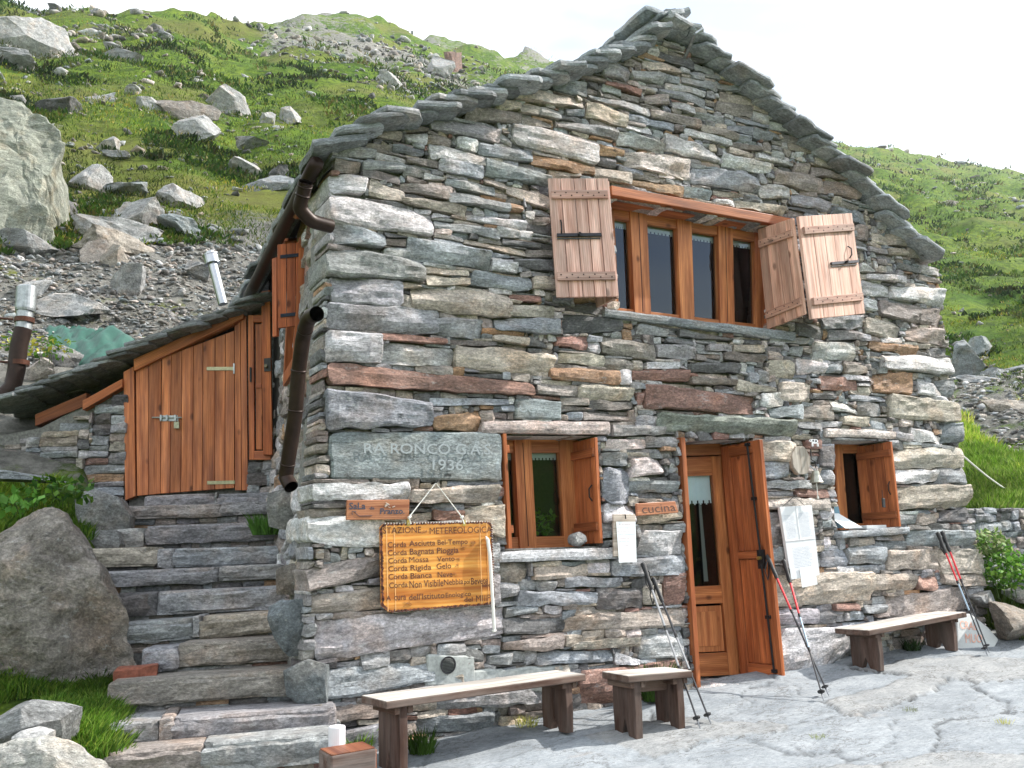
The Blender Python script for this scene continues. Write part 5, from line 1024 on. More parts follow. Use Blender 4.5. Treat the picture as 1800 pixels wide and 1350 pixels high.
for k, (s, x0, x1) in enumerate((('SI AVVISA', .12, .72), ('buona acqua', .05, .7), ('pranzo cena', .05, .8), ('menu completo', .05, .95), ('camere tel', .1, .65), ('prima di', .1, .6), ('mezzogiorno', .1, .85))): m = MB(); text_mesh(m, s, fr2, x0, x1, .05+k*.085, .085+k*.085, .002, (.3, .35, .5) if k % 2 else (.5, .3, .32)); m.build('lettering', M_INK, pa)
m = MB(); tube(m, [PY(1098, 888, -.09), PY(1099, 912, -.125)], .002, 6); tube(m, [PY(1099, 905, -.125), PY(1100, 912, -.125)], .005, 6); m.build('hook_wire', M_IRON, t)
t = thing('menu_board', 'tall white notice board with printed price lists between the door and the right window', 'notice board')
f1_ = [(1371, 891), (1427, 888), (1441, 1011), (1391, 1019)]
fr = Fr(*[PY(*q, -.12) for q in f1_]); m = MB(); fr.box(m, 0, 1, 0, 1, -.03, 0, (.92, .9, .9), j=0); fr.box(m, .0, 1, .475, .483, 0, .004, (.75, .7, .7), j=0); fr.box(m, .47, .485, 0, .475, 0, .003, (.8, .78, .78), j=0); mb_ = m.build('board', M_WHITE, t, bevel=.003)
m = MB(); r_ = np.random.default_rng(3)
for cu0, cu1, v0, v1, n in ((.08, .44, .12, .45, 20), (.53, .92, .10, .45, 20), (.18, .82, .58, .86, 14)):
    for k in range(n):
        v = v0+(v1-v0)*k/n; text_mesh(m, ''.join(r_.choice(list('aeioncrstlmpu '), 16)), fr, cu0, cu1-r_.uniform(0, .1), v, v+(v1-v0)/n*.5, .001, (.16, .22, .36))
m.build('small_print', M_INK, mb_)
m = MB(); f3 = Fr(*[PY(*q, -.126) for q in [(1405, 998), (1432, 995), (1437, 1027), (1410, 1033)]]); f3.box(m, 0, 1, 0, 1, 0, .001, (1, 1, 1), j=0); m.build('loose_paper', M_WHITE, t)
m = MB(); tube(m, [PY(1397, 871, -.02), PY(1396, 872, -.08)], .006, 8); tube(m, [PY(1396, 872, -.08), PY(1376, 890, -.11)], .002, 5); tube(m, [PY(1396, 872, -.08), PY(1415, 889, -.11)], .002, 5); m.build('hanging_wire', M_IRON, t)
# bell on a log slice
t = thing('door_bell', 'metal bell on a round log slice topped by a black and white cow figure', 'bell')
c = PY(1409, 809, -.10); m = MB(); n = 22; F_ = []; a_ = [c+[math.cos(k*2*math.pi/n)*.108*(1+.06*math.sin(k*2.1)), 0, math.sin(k*2*math.pi/n)*.128*(1+.04*math.cos(k*1.7))] for k in range(n)]; b_ = [p+[0, .055, 0] for p in a_]
keep = [k for k in range(n)]
m.add(a_+b_, [tuple(range(n)), tuple(range(n, 2*n))[::-1]]+[(k, k+n, (k+1) % n+n, (k+1) % n) for k in range(n)], [(.85, .8, .75)]*n+[(.75, .5, .35)]*n, np.array([(p-c)[[2, 0, 1]] for p in a_+b_])); m.build('log_slice', M_TOP, t, bevel=.004)
c = PY(1434, 836, -.16); m = MB(); tube(m, [c+[0, 0, .045], c+[0, 0, .04], c+[0, 0, .0], c+[0, 0, -.045], c+[0, 0, -.06]], [.012, .028, .036, .052, .060], 20, (1, .95, .8)); tube(m, [c+[0, 0, .045], c+[-.03, .03, .09]], .006, 6); m.build('bell', M_ZINC, t, smooth=False)
m = MB(); tube(m, [c+[0, 0, -.04], c+[.002, 0, -.19]], .004, 6); tube(m, [c+[.002, 0, -.18], c+[.002, 0, -.20]], .009, 6); m.build('pull_cord', M_CORD, t)
m = MB(); tube(m, [PY(1425, 790, -.105), PY(1426, 808, -.12), PY(1434, 812, -.15), PY(1434, 822, -.16)], .006, 6); m.build('bracket', M_IRON, t)
c = PY(1432, 778, -.13); m = MB(); o_ = np.array; P = lambda x, z: c+[x*.0042, 0, z*.0042]
body = [(-10, 6), (-6, 7), (8, 7), (10, 5), (11, -2), (10.5, -8), (8.5, -8), (8, -1), (3, -2), (-2, -2), (-4, 0), (-4.5, -8), (-6.5, -8), (-7, 1), (-9, 2), (-12, 1), (-14, 3), (-12, 6)]
q = [P(x, z) for x, z in body]; nb = len(q); m.add(q+[p+[0, .012, 0] for p in q], [tuple(range(nb)), tuple(range(nb, 2*nb))[::-1]]+[(k, k+nb, (k+1) % nb+nb, (k+1) % nb) for k in range(nb)], (.85, .85, .88))
for cx, cz, r in ((-4, 4, 2.6), (4, 3.4, 3.0), (9, 1, 1.3), (-11.5, 4, 1.4)): q = [P(cx+math.cos(k*math.pi/5)*r, cz+math.sin(k*math.pi/5)*r*.8)-[0, .002, 0] for k in range(10)]; m.add(q, [tuple(range(10))], (.02, .02, .025))
m.build('cow_figure', M_PAINT, t)
# thermometer hanging on right window shutter
t = thing('hanging_thermometer', 'small dark device hanging from the hook of the right window shutter', 'thermometer')
p = PY(1552, 884, -.10); m = MB(); Fr(p+[-.016, 0, .045], p+[.018, 0, .04], p+[.013, 0, -.045], p+[-.02, 0, -.04]).box(m, 0, 1, 0, 1, 0, .016, (1.4, 1.5, 1.5)); m.build('case', M_BLACK, t, bevel=.004); m = MB(); tube(m, [p+[0, 0, .045], p+[.006, 0, .12]], .003, 5); m.build('cord', M_BLACK, t)
# papers on the right sill
SQ = OPF['right']; zs_ = SQ[3][1]+.015
def sheet(name, label, c4, col, cat='papers'):
    m = MB(); c4 = [np.array(c, float) for c in c4]; m.add(c4+[c-np.array([0, 0, .004]) for c in c4], BOXF, col); return tag(m.build(name, M_WHITE), label, cat)
x0 = SQ[3][0]
sheet('paper_sheet', 'white sheet leaning on the sill of the right window', [(x0+.10, -.03, zs_+.012), (x0+.30, -.05, zs_+.012), (x0+.20, .12, zs_+.15), (x0+.03, .12, zs_+.15)], (1, 1, 1), 'paper')
sheet('picture_card', 'blue card standing behind the white sheet on the right sill', [(x0+.04, .115, zs_+.02), (x0+.24, .115, zs_+.02), (x0+.24, .15, zs_+.22), (x0+.02, .15, zs_+.24)], (.22, .38, .48), 'card')
m = MB(); 
for k in range(4): a = np.array([x0+.36, -.04, zs_+.008+k*.008]); Fr(a+[0, .20, 0], a+[.28+rng.uniform(-.02, .02), .19, 0], a+[.27, 0, 0], a+[.01, 0, 0]).box(m, 0, 1, 0, 1, 0, .006, (1, 1, 1), j=.05)
tag(m.build('paper_pile', M_WHITE), 'flat pile of white papers lying on the right window sill', 'papers')
# ================================================================== small things on the ground
def cyl_thing(name, label, cat, p, r, h, mat, tint=(1, 1, 1), lean=(0, 0)):
    m = MB(); p = np.array(p); tube(m, [p, p+[lean[0]*h, lean[1]*h, h-.006], p+[lean[0]*h, lean[1]*h, h]], [r, r, r*.93], 24, tint); o = m.build(name, mat, bevel=.002); return tag(o, label, cat)
p = PY(592, 1345, -.75); cyl_thing('white_tube', 'upright white plastic tube standing beside the chopped log', 'tube', p-[0, 0, .18], .046, PY(592, 1276, -.75)[2]-p[2]+.18, M_CANDLE)
t = thing('log_block', 'reddish sawn log stump standing left of the long bench', 'log'); m = MB(); c = [PY(582, 1330, -1.0), PY(662, 1316, -1.0)]; h = .32
f = Fr(c[0], c[1], c[1]-[0, 0, h], c[0]-[0, 0, h]); f.box(m, 0, 1, 0, 1, -.22, 0, (1.5, 1.5, 1.5), 'u'); m.build('side_bark', M_OLD, t, bevel=.01)
m = MB(); f2 = Fr(f.p(.02, 0, -.21), f.p(.98, 0, -.21), f.p(.98, 0, -.01), f.p(.02, 0, -.01), n=(0, 0, 1)); f2.box(m, 0, 1, 0, 1, .0, .006, (.75, .62, .6)); f4 = Fr(f.p(1, 0.02, -.01), f.p(1, .02, -.21), f.p(1, 1, -.21), f.p(1, 1, -.01), n=(1, 0, 0)); f4.box(m, 0, 1, 0, 1, 0, .004, (1.6, 1.2, 1)); m.build('sawn_face', M_SIGN2, t, bevel=.003)
p = PY(237, 1197, .62); m = MB(); f = Fr(p+[-.13, .02, .085], p+[.13, -.03, .09], p+[.12, -.03, -.03], p+[-.12, .02, -.04]); stone(m, f.c, f.N, .02, .10, (.7, .7, .75), .8); tag(m.build('broken_brick', M_BRICK), 'broken red brick lying at the left end of a stone step', 'brick')
p = PY(1015, 947, .0); boulder('loose_stone', 'grey stone block lying on the lower window sill against the shutter', p+[0, -.02, 0], (.17, .12, .115), (0, 0, .2), PAL['g'], seed=4, k=3, cuts=7)
# potted plant behind the lower window
def leaves(m, c, rad, n, size, cols, seed, up=.3, flat=.5):
    r = np.random.default_rng(seed)
    for i in range(n):
        d = r.normal(size=3); d /= np.linalg.norm(d); p = np.array(c)+d*np.array(rad)*r.uniform(.3, 1)**.6; a = unit(r.normal(size=3)+[0, 0, up]); b = unit(np.cross(a, r.normal(size=3)+[0, 0, flat*3])); s = size*r.uniform(.6, 1.3)
        m.add([p, p+a*s*.5+b*s*.34, p+a*s, p+a*s*.5-b*s*.34], [(0, 1, 2, 3)], np.array(cols[r.integers(len(cols))])*r.uniform(.7, 1.3))
GR = [(.06, .16, .02), (.10, .22, .010), (.045, .11, .02), (.14, .24, .05)]
t = thing('potted_plant', 'small green leafy pot plant standing inside behind the lower window pane', 'pot plant'); p = PY(955, 925, .42); m = MB(); leaves(m, p+[0, 0, .02], (.10, .06, .13), 110, .05, GR, 2); m.build('foliage', M_LEAF, t); m = MB(); tube(m, [p-[0, 0, .20], p-[0, 0, .10]], [.05, .07], 16); m.build('pot', M_BRICK, t)
# painted stone leaning at the right corner
NQ = unit([-.22, -.86, .45]); QP = PY(1715, 1118, -.24)
m = MB(); P_ = [PP(*q, QP, NQ) for q, y in (((1681, 1078), -.12), ((1706, 1078), -.12), ((1737, 1102), -.16), ((1756, 1124), -.22), ((1745, 1146), -.34), ((1697, 1153), -.38), ((1683, 1150), -.36))]
nn = NQ
k = len(P_); m.add(P_+[p-nn*.07 for p in P_], [tuple(range(k)), tuple(range(k, 2*k))[::-1]]+[(i, i+k, (i+1) % k+k, (i+1) % k) for i in range(k)], (.62, .62, .60)); t = thing('painted_stone', 'whitewashed flat stone with faded red lettering leaning at the right corner of the hut', 'stone'); m.build('slab', M_WHITE, t, bevel=.012)
f = Fr(*[PP(*q, QP+NQ*.002, NQ) for q in ((1684, 1088), (1746, 1098), (1746, 1140), (1690, 1146))]); f.N = NQ; m = MB(); text_mesh(m, 'CRAL', f, .04, .52, .04, .30, .003, (.72, .36, .26)); m.build('lettering', M_INK, t)
m = MB(); text_mesh(m, 'MUO', f, .16, .66, .44, .74, .003, (.72, .36, .26)); m.build('lettering', M_INK, t)
# rope on the right slope
m = MB(); a, b = PY(1689, 798, .35), PY(1830, 884, 1.2); n = 12; tube(m, [a+(b-a)*k/n-[0, 0, .10*math.sin(math.pi*k/n)] for k in range(n+1)], .010, 8); tag(m.build('guy_rope', M_CORD), 'thin pale rope running from the right corner of the hut over the grass', 'rope')
# ================================================================== left chimney pipe
t = thing('stove_pipe', 'brown and silver stove pipe with two clamps rising left of the shed roof', 'chimney pipe'); F_ = 4.6
q = lambda x, y: PY(x, y, F_)
m = MB(); Q_ = [q(-30, 705), q(4, 696), q(22, 680), q(29, 650), q(33, 610), q(41, 578)]; tube(m, Q_, .085, 20, caps=False); m.build('lower_pipe', M_PIPE, t, smooth=True)
m = MB(); tube(m, [q(41, 580), q(44, 545)], .080, 22); m.build('upper_pipe', M_ZINC, t); m = MB(); tube(m, [q(44, 547), q(44.5, 543), q(47, 506), q(47, 503)], [.094, .097, .097, .08], 24); m.build('cap', M_ZINC, t)
for (x, y) in ((43, 563), (34, 638)): m = MB(); p = q(x, y); d = unit(q(44, 545)-q(41, 580)); tube(m, [p-d*.025, p+d*.025], .096, 22, (3, 2, 1.6)); tube(m, [p+[-.1, 0, 0], p+[-.75, .1, .03]], .012, 6, (3, 2, 1.6)); m.build('clamp', M_PIPE, t)
# ================================================================== boulders traced on the slopes
def phit(x, y): Q, ok = hit([x], [y]); return Q[0]
ROCKS = [  # cx, cy(base), w, h, tilt, colour, label
 (213, 110, 88, 42, .25, 'g', 'dark undercut boulder resting high on the left slope'), (63, 92, 125, 75, .2, 'w', 'pale broken outcrop at the upper left edge'), (15, 125, 70, 32, .1, 'g', 'flat pale slab at the left edge under the outcrop'),
 (405, 198, 92, 62, .55, 'w', 'tall tilted pale boulder standing out in the grass'), (182, 190, 52, 24, .0, 'w', 'low pale stone left of centre on the slope'), (230, 172, 32, 18, .1, 'w', 'small pale stone above the low pale one'),
 (263, 202, 42, 26, .2, 'w', 'small split stone beside the flat brown slab'), (325, 210, 100, 34, -.05, 'm', 'flat brown slab lying below the tilted boulder'), (355, 244, 80, 44, .1, 'w', 'cracked white boulder in the middle of the slope'),
 (512, 210, 42, 30, .5, 'w', 'small leaning pale stone right of the tilted boulder'), (470, 220, 26, 22, .6, 'w', 'narrow pale stone next to the leaning one'), (445, 262, 58, 20, .05, 'g', 'low flat stone right of the cracked white boulder'),
 (195, 268, 26, 34, .7, 'w', 'narrow upright stone in the grass'), (210, 285, 44, 16, .4, 'g', 'small dark slab under the upright stone'), (155, 335, 58, 46, .3, 'w', 'pointed pale boulder above the stone pile'),
 (107, 368, 52, 46, -.5, 'k', 'dark wedge boulder left of the pointed pale one'), (205, 338, 84, 26, -.1, 'n', 'lichen covered slab above the stone pile'), (310, 352, 62, 60, .85, 'w', 'long pale stone leaning right of the pile'),
 (245, 390, 78, 54, .25, 'w', 'big pale block on top of the stone pile'), (200, 405, 140, 46, .1, 'w', 'broad flat boulder in the middle of the stone pile'), (185, 437, 125, 46, .15, 't', 'lowest broad boulder of the stone pile'),
 (430, 308, 74, 32, .05, 'w', 'broad pale boulder near the hut eave'), (475, 335, 84, 36, .1, 'b', 'blue grey slab close to the hut eave'), (492, 318, 44, 30, .1, 'k', 'dark boulder behind the blue grey slab'),
 (40, 240, 0, 0, 0, 'g', ''), (45, 430, 82, 40, .1, 'g', 'grey angular block at the left edge of the scree'), (200, 480, 40, 46, .4, 't', 'brown upright block in the scree'), (170, 455, 50, 46, -.7, 'm', 'dark slab leaning on the brown block'),
 (345, 492, 50, 34, .2, 'g', 'boulder in the scree left of the shiny flue'), (230, 525, 56, 60, .6, 'w', 'grey leaning slab in the middle of the scree'), (120, 555, 120, 34, .3, 'w', 'long pale sloping slab above the green tarp'), (60, 520, 60, 30, .2, 'w', 'pale block behind the stove pipe'),
 (110, 635, 56, 34, .1, 'g', 'grey stone lying under the green tarp'), (70, 655, 60, 34, .5, 'p', 'pinkish stone beside the stove pipe'), (95, 208, 60, 30, .1, 'k', 'dark flat rock at the left below the grass'), (322, 408, 80, 36, .4, 'n', 'green grey slab right of the stone pile'),
 (70, 250, 0, 0, 0, 'g', ''),
 (1700, 640, 60, 60, -.2, 'b', 'blue grey boulder beside the right corner of the hut'), (1722, 618, 44, 44, .6, 'n', 'greenish leaning boulder beside the right corner'), (1750, 655, 56, 26, .3, 'b', 'flat blue slab on the right scree'), (1785, 640, 44, 18, .1, 'b', 'small flat stone at the right edge'),
 (1730, 672, 70, 18, .35, 'b', 'long thin slab lying across the right scree'), (1765, 735, 70, 22, .15, 't', 'brownish slab low on the right scree'), (680, 165, 50, 30, .5, 'w', 'pale split boulder beside the roof verge'), (770, 130, 46, 34, .5, 'w', 'pale block high above the roof verge'), (800, 128, 36, 40, -.4, 'r', 'reddish slab standing above the roof verge')]
for i, (cx, cy, w, h, tl, c, lb) in enumerate(ROCKS):
    if not w: continue
    p = phit(cx, cy); D = np.linalg.norm(p-EYE); sx = w*D/FPX; sz = h*D/FPX
    boulder('boulder', lb, p+[0, 0, sz*.22], (sx*1.12, (sx+sz)*.55, sz*1.35), (0.15, tl*.8, -.5+.3*math.sin(i)), np.array(PAL[c])*(.78 if c == 'w' else .85), 'boulders on the slopes', k=4, seed=i*7+1, cuts=15, rough=.07)
# boulders beside the steps and terrace
def near(name, label, x, y, Y, dims, rot, c, seed, k=5, cuts=9, lift=0, grp=None, rough=.05):
    p = PY(x, y, Y); return boulder(name, label, p+[0, 0, lift], dims, rot, np.array(PAL[c] if isinstance(c, str) else c), grp, k=k, seed=seed, cuts=cuts, rough=rough)
def blob(name, label, poly, Y, c, front=.18, back=.45, seed=0, mat=None, rough=1.0, n_=None):
    """a rock with a given irregular outline and real thickness: bulging facetted front and rounded back"""
    r = np.random.default_rng(seed); n_ = unit([-.5, -.86, .05]) if n_ is None else unit(n_); q = np.array(poly, float); cpx = q.mean(0); p0 = PY(cpx[0], cpx[1], Y)
    P_ = np.array([PP(x, y, p0, n_) for x, y in q]); nxt = np.roll(P_, -1, 0); P_ = np.concatenate([[a+(b-a)*k/8 for k in range(8)] for a, b in zip(P_, nxt)]); c0 = P_.mean(0); K = len(P_)
    e1 = unit(np.cross([0, 0, 1.0], n_)); e2 = np.cross(n_, e1); V = [c0+n_*front]; S_ = [0.0]+list(np.sin(np.linspace(.06, 1, 18)*math.pi/2)); cuts_ = [(unit([r.uniform(-.8, .8), 1.2, r.uniform(-.8, .8)]), r.uniform(.4, .85)) for _ in range(13)]
    L0 = np.abs(P_-c0).max(); rings = [(s, 1) for s in S_[1:]]+[(s, -1) for s in S_[-2:0:-1]]
    for s, sg in rings:
        prof = max(1-s**3.2, 0)**.5; d = (front if sg > 0 else -back)*prof; V += list(c0+(P_-c0)*s+n_*d)
    V.append(c0-n_*back); V = np.array(V)
    Lc = np.stack([(V-c0) @ e1, (V-c0) @ n_, (V-c0) @ e2], 1)
    for n2, kk in cuts_:
        ext = max((Lc @ n2).max(), 1e-3); dd = np.maximum(Lc @ n2-ext*kk, 0); Lc = Lc-dd[:, None]*np.array([0, 1, 0])*.8/n2[1]
    fq = 5/max(L0/.5, 1)**.7; Lc = Lc+np.stack([fbm(Lc*fq+seed*3.1, 4), fbm(Lc*fq+9+seed, 4), fbm(Lc*fq+20+seed, 4)], 1)*.085*rough*L0+np.stack([fbm(Lc*14, 3)]*3, 1)*.014*rough*min(1, L0*2)
    V = c0+Lc[:, :1]*e1+Lc[:, 1:2]*n_+Lc[:, 2:]*e2; nr_ = len(rings)
    F = [(0, 1+(i+1) % K, 1+i) for i in range(K)]+[(1+j*K+i, 1+j*K+(i+1) % K, 1+(j+1)*K+(i+1) % K, 1+(j+1)*K+i) for j in range(nr_-1) for i in range(K)]+[(len(V)-1, 1+(nr_-1)*K+i, 1+(nr_-1)*K+(i+1) % K) for i in range(K)]
    m = MB(); m.add(V, F, np.array(PAL[c] if isinstance(c, str) else c), Lc+seed*7.7); return tag(m.build(name, mat or M_ROCK), label, 'rock')
_p = phit(40, 395); blob('outcrop', 'large lichen covered rock outcrop at the left edge of the slope', [(-160, 200), (-60, 186), (0, 190), (40, 200), (75, 225), (104, 248), (108, 268), (96, 300), (76, 318), (62, 338), (84, 366), (88, 390), (40, 420), (-160, 440)], _p[1]-.6, (.23, .24, .20), 1.0, 3.0, 21, mat=M_STONE, rough=1.3, n_=(-.2, -.9, .45))
blob('boulder', 'huge rusty grey boulder standing left of the stone steps', [(-60, 965), (0, 945), (40, 925), (75, 905), (98, 902), (120, 915), (142, 950), (175, 1005), (200, 1048), (216, 1080), (222, 1130), (222, 1185), (150, 1200), (60, 1200), (-60, 1200)], .95, (.235, .21, .19), .34, .75, 3, rough=1.3, n_=(-.35, -.92, .25))
blob('boulder', 'rounded grey block at the left end of the upper steps', [(128, 872), (165, 860), (205, 873), (224, 905), (220, 932), (180, 936), (148, 930), (134, 905)], 2.35, 'g', .16, .4, 4)
blob('boulder', 'pale block set in the bank left of the middle steps', [(143, 934), (200, 931), (207, 955), (200, 972), (148, 968)], 2.15, 'g', .12, .3, 5)
blob('boulder', 'blue grey block wedged between the steps and the hut corner', [(470, 1066), (490, 1053), (542, 1050), (553, 1075), (548, 1112), (532, 1152), (505, 1156), (482, 1124), (470, 1092)], .10, (.16, .18, .195), .10, .4, 6)
blob('boulder', 'brownish block stacked above the blue one at the hut corner beside the steps', [(482, 1000), (512, 988), (542, 990), (548, 1022), (524, 1046), (484, 1044)], .30, (.17, .155, .14), .08, .35, 7)
blob('boulder', 'wide blue block at the foot of the hut corner beside the steps', [(496, 1178), (540, 1160), (575, 1168), (572, 1236), (520, 1240), (498, 1222)], -.06, (.165, .185, .195), .08, .4, 8)
blob('boulder', 'brown block under the hut corner next to the lowest steps', [(508, 1250), (560, 1240), (584, 1262), (576, 1296), (530, 1304), (510, 1284)], -.20, (.18, .16, .14), .08, .35, 9)
blob('boulder', 'grey stone at the hut wall foot above the grass tuft', [(466, 866), (500, 858), (524, 872), (528, 915), (500, 930), (470, 925)], .75, (.18, .18, .175), .05, .25, 10)
blob('boulder', 'white banded rock in the bottom left corner', [(-60, 1318), (20, 1304), (78, 1300), (140, 1312), (180, 1335), (208, 1362), (215, 1410), (-60, 1410)], -.75, (.40, .39, .365), .22, .5, 11, mat=M_STONE, n_=(-.3, -.8, .5))
blob('boulder', 'flat grey slab in the grass at the lower left edge', [(-60, 1252), (60, 1236), (142, 1230), (104, 1262), (30, 1290), (-60, 1302)], -.25, 'g', .10, .35, 12, mat=M_STONE, n_=(-.2, -.6, .77))
blob('boulder', 'small pale slab under the flat grey one at lower left', [(20, 1296), (66, 1268), (96, 1276), (70, 1302), (20, 1310)], -.40, 'w', .05, .2, 13, mat=M_STONE, n_=(-.2, -.6, .77))
near('boulder', 'thin slabs lying on the bank at the left edge', 30, 840, 2.6, (.9, .5, .10), (.0, .05, .2), 'b', 30, k=4)
near('boulder', 'long brown edging rock right of the hut corner', 1785, 1092, -.35, (.95, .5, .36), (0, .05, .1), (.24, .21, .18), 31, k=5)
near('boulder', 'mossy rock at the end of the right wall', 1722, 1050, -.05, (.34, .3, .2), (0, .1, .2), 'g', 32, k=4)
near('boulder', 'pale flat rock among the plants at the right edge', 1805, 1045, .0, (.5, .4, .2), (0, .1, .3), 'w', 33, k=4)
# low dry wall behind the plants on the right
t = thing('low_stone_wall', 'low dry stone wall below the grass bank right of the hut', 'wall'); m = MB(); A0 = PY(1698, 925, .22); A1 = PY(1850, 915, .22); ex = unit((A1-A0)*[1, 1, 0]); nn = np.array([ex[1], -ex[0], 0]); 
oc = np.zeros((80, 260), bool); rects = []; pack(oc, rects, (.15, .45), (.05, .13), 1, rr, .97); pack(oc, rects, (.05, .2), (.02, .06), 1, rr)
for (i, j, w, h) in rects:
    b = A0*[1, 1, 0]-ex*.4+[0, 0, A0[2]-.62]; q = lambda u, z: b+ex*u+[0, 0, z]
    stone(m, [q(i*.01, (j+h)*.01), q((i+w)*.01, (j+h)*.01), q((i+w)*.01, j*.01), q(i*.01, j*.01)], nn, rng.uniform(.0, .07), .3, pcol('ggbbmk'[rng.integers(6)]), 1.2)
m.build('stones', M_STONE, t)
# ================================================================== green tarpaulin
c = phit(165, 622); D = np.linalg.norm(c-EYE); wx, hz = 215*D/FPX, 66*D/FPX; u = np.linspace(-1, 1, 46); A, B = np.meshgrid(u, u); 
prof = np.clip((A+1-.1*B)/.42, 0, 1)**.9*np.clip((1.02-A)/.5, 0, 1)**.5*np.clip(1.25-1.25*np.abs(B), 0, 1); Z_ = hz*1.2*prof*(1-.1*A)+fbm(np.stack([A*3, B*3, 0*A], -1), 4)*.09-np.abs(vn(np.stack([A*5+B*3, B*2, 0*A+3], -1)))*.07-np.abs(vn(np.stack([A*9-B*5, B*3, 0*A+8], -1)))*.06
m = MB(); X_ = c[0]+A*wx/2*CR[0]/np.hypot(CR[0], CR[1])*1.0+B*.55*CW[0]; Y_ = c[1]+A*wx/2*CR[1]/np.hypot(CR[0], CR[1])+B*.9*CW[1]+.5
m.add(np.stack([X_, Y_, c[2]-.12+Z_], -1).reshape(-1, 3), [(j*46+i, j*46+i+1, (j+1)*46+i+1, (j+1)*46+i) for j in range(45) for i in range(45)], (1, 1, 1)); tag(m.build('tarpaulin', M_TARP, smooth=True), 'crumpled green tarpaulin draped over a heap behind the shed roof', 'tarpaulin')
# ================================================================== scree: uncountable loose stones
r = np.random.default_rng(21)
PROT = [rock_verts(r, 1, (1, 1, 1), 6, .06) for _ in range(14)]
def rocks_obj(name, label, P, Sz, cols, flatz=.5):
    n = len(P); vs = []; fs = []; ts = []; gs = []; base = 0
    for k, (V0, F0) in enumerate(PROT):
        idx = np.arange(k, n, len(PROT)); F0 = np.array(F0)
        if not len(idx): continue
        q = r.normal(size=(len(idx), 3))*np.array([.3, .3, 2]); cx, sx = np.cos(q[:, 0]), np.sin(q[:, 0]); cy, sy = np.cos(q[:, 1]), np.sin(q[:, 1]); cz, sz = np.cos(q[:, 2]), np.sin(q[:, 2])
        V = V0[None]*np.stack([r.uniform(.8, 1.5, len(idx)), r.uniform(.6, 1.1, len(idx)), r.uniform(.3, .8, len(idx))*flatz*1.6], 1)[:, None]*Sz[idx, None, None]
        y, z = V[..., 1].copy(), V[..., 2].copy(); V[..., 1], V[..., 2] = y*cx[:, None]-z*sx[:, None], y*sx[:, None]+z*cx[:, None]
        x, z = V[..., 0].copy(), V[..., 2].copy(); V[..., 0], V[..., 2] = x*cy[:, None]+z*sy[:, None], -x*sy[:, None]+z*cy[:, None]
        x, y = V[..., 0].copy(), V[..., 1].copy(); V[..., 0], V[..., 1] = x*cz[:, None]-y*sz[:, None], x*sz[:, None]+y*cz[:, None]
        G = V+r.uniform(0, 50, (len(idx), 1, 3)); V = V+P[idx, None]; m_ = len(V0)
        vs.append(V.reshape(-1, 3)); gs.append(G.reshape(-1, 3)); ts.append(np.repeat(cols[idx], m_, 0)); fs.append((F0[None]+(np.arange(len(idx))*m_)[:, None, None]+base).reshape(-1, 3)); base += len(idx)*m_
    V = np.concatenate(vs).astype(np.float32); F = np.concatenate(fs); me = bpy.data.meshes.new(name); fast_mesh(me, V, F)
    T = np.concatenate(ts); a = me.attributes.new('tint', 'FLOAT_COLOR', 'POINT'); a.data.foreach_set('color', np.hstack([T, np.ones((len(T), 1))]).astype(np.float32).ravel())
    a = me.attributes.new('gc', 'FLOAT_VECTOR', 'POINT'); a.data.foreach_set('vector', np.concatenate(gs).astype(np.float32).ravel()); me.materials.append(M_ROCK)
    o = bpy.data.objects.new(name, me); COL.objects.link(o); return tag(o, label, 'stones', kind='stuff')
def fast_mesh(me, V, F):
    nf, k = F.shape; me.vertices.add(len(V)); me.vertices.foreach_set('co', V.astype(np.float32).ravel()); me.loops.add(nf*k); me.loops.foreach_set('vertex_index', F.astype(np.int32).ravel())
    me.polygons.add(nf); me.polygons.foreach_set('loop_start', np.arange(0, nf*k, k, dtype=np.int32)); me.polygons.foreach_set('loop_total', np.full(nf, k, dtype=np.int32)); me.update(calc_edges=True); me.validate()
def region(poly, n):
    poly = np.array(poly, float); lo, hi = poly.min(0), poly.max(0); out = []
    while sum(len(o) for o in out) < n:
        q = r.uniform(lo, hi, (n*2, 2)); ins_ = np.zeros(len(q), bool); j = len(poly)-1
        for i in range(len(poly)):
            a, b = poly[i], poly[j]; c = ((a[1] > q[:, 1]) != (b[1] > q[:, 1])) & (q[:, 0] < (b[0]-a[0])*(q[:, 1]-a[1])/(b[1]-a[1]+1e-9)+a[0]); ins_ ^= c; j = i
        out.append(q[ins_])
    return np.concatenate(out)[:n]
SC = [([(-60, 410), (120, 425), (480, 425), (520, 560), (380, 640), (-60, 640)], 6400, 9, 5), ([(-60, 330), (120, 350), (330, 380), (480, 430), (-60, 440)], 900, 16, 6), ([(400, 55), (520, 45), (700, 75), (860, 130), (820, 190), (700, 190), (560, 120), (430, 95)], 1500, 10, 6),
      ([(-40, 45), (70, 20), (160, 25), (250, 30), (330, 80), (240, 90), (110, 100), (-40, 110)], 420, 16, 10), ([(420, 130), (700, 180), (650, 280), (560, 330), (400, 300)], 90, 14, 8), ([(-40, 110), (300, 90), (520, 200), (540, 330), (200, 420), (-40, 330)], 620, 12, 9),
      ([(1640, 590), (1690, 590), (1760, 650), (1860, 690), (1860, 800), (1770, 790), (1690, 760), (1650, 700)], 2600, 9, 5), ([(1500, 262), (1850, 310), (1850, 420), (1560, 340)], 420, 9, 5), ([(1560, 340), (1850, 420), (1850, 640), (1660, 560)], 60, 9, 5), ([(540, 30), (930, 110), (930, 140), (700, 110)], 200, 8, 4)]
PP_, SS_, CC_ = [], [], []
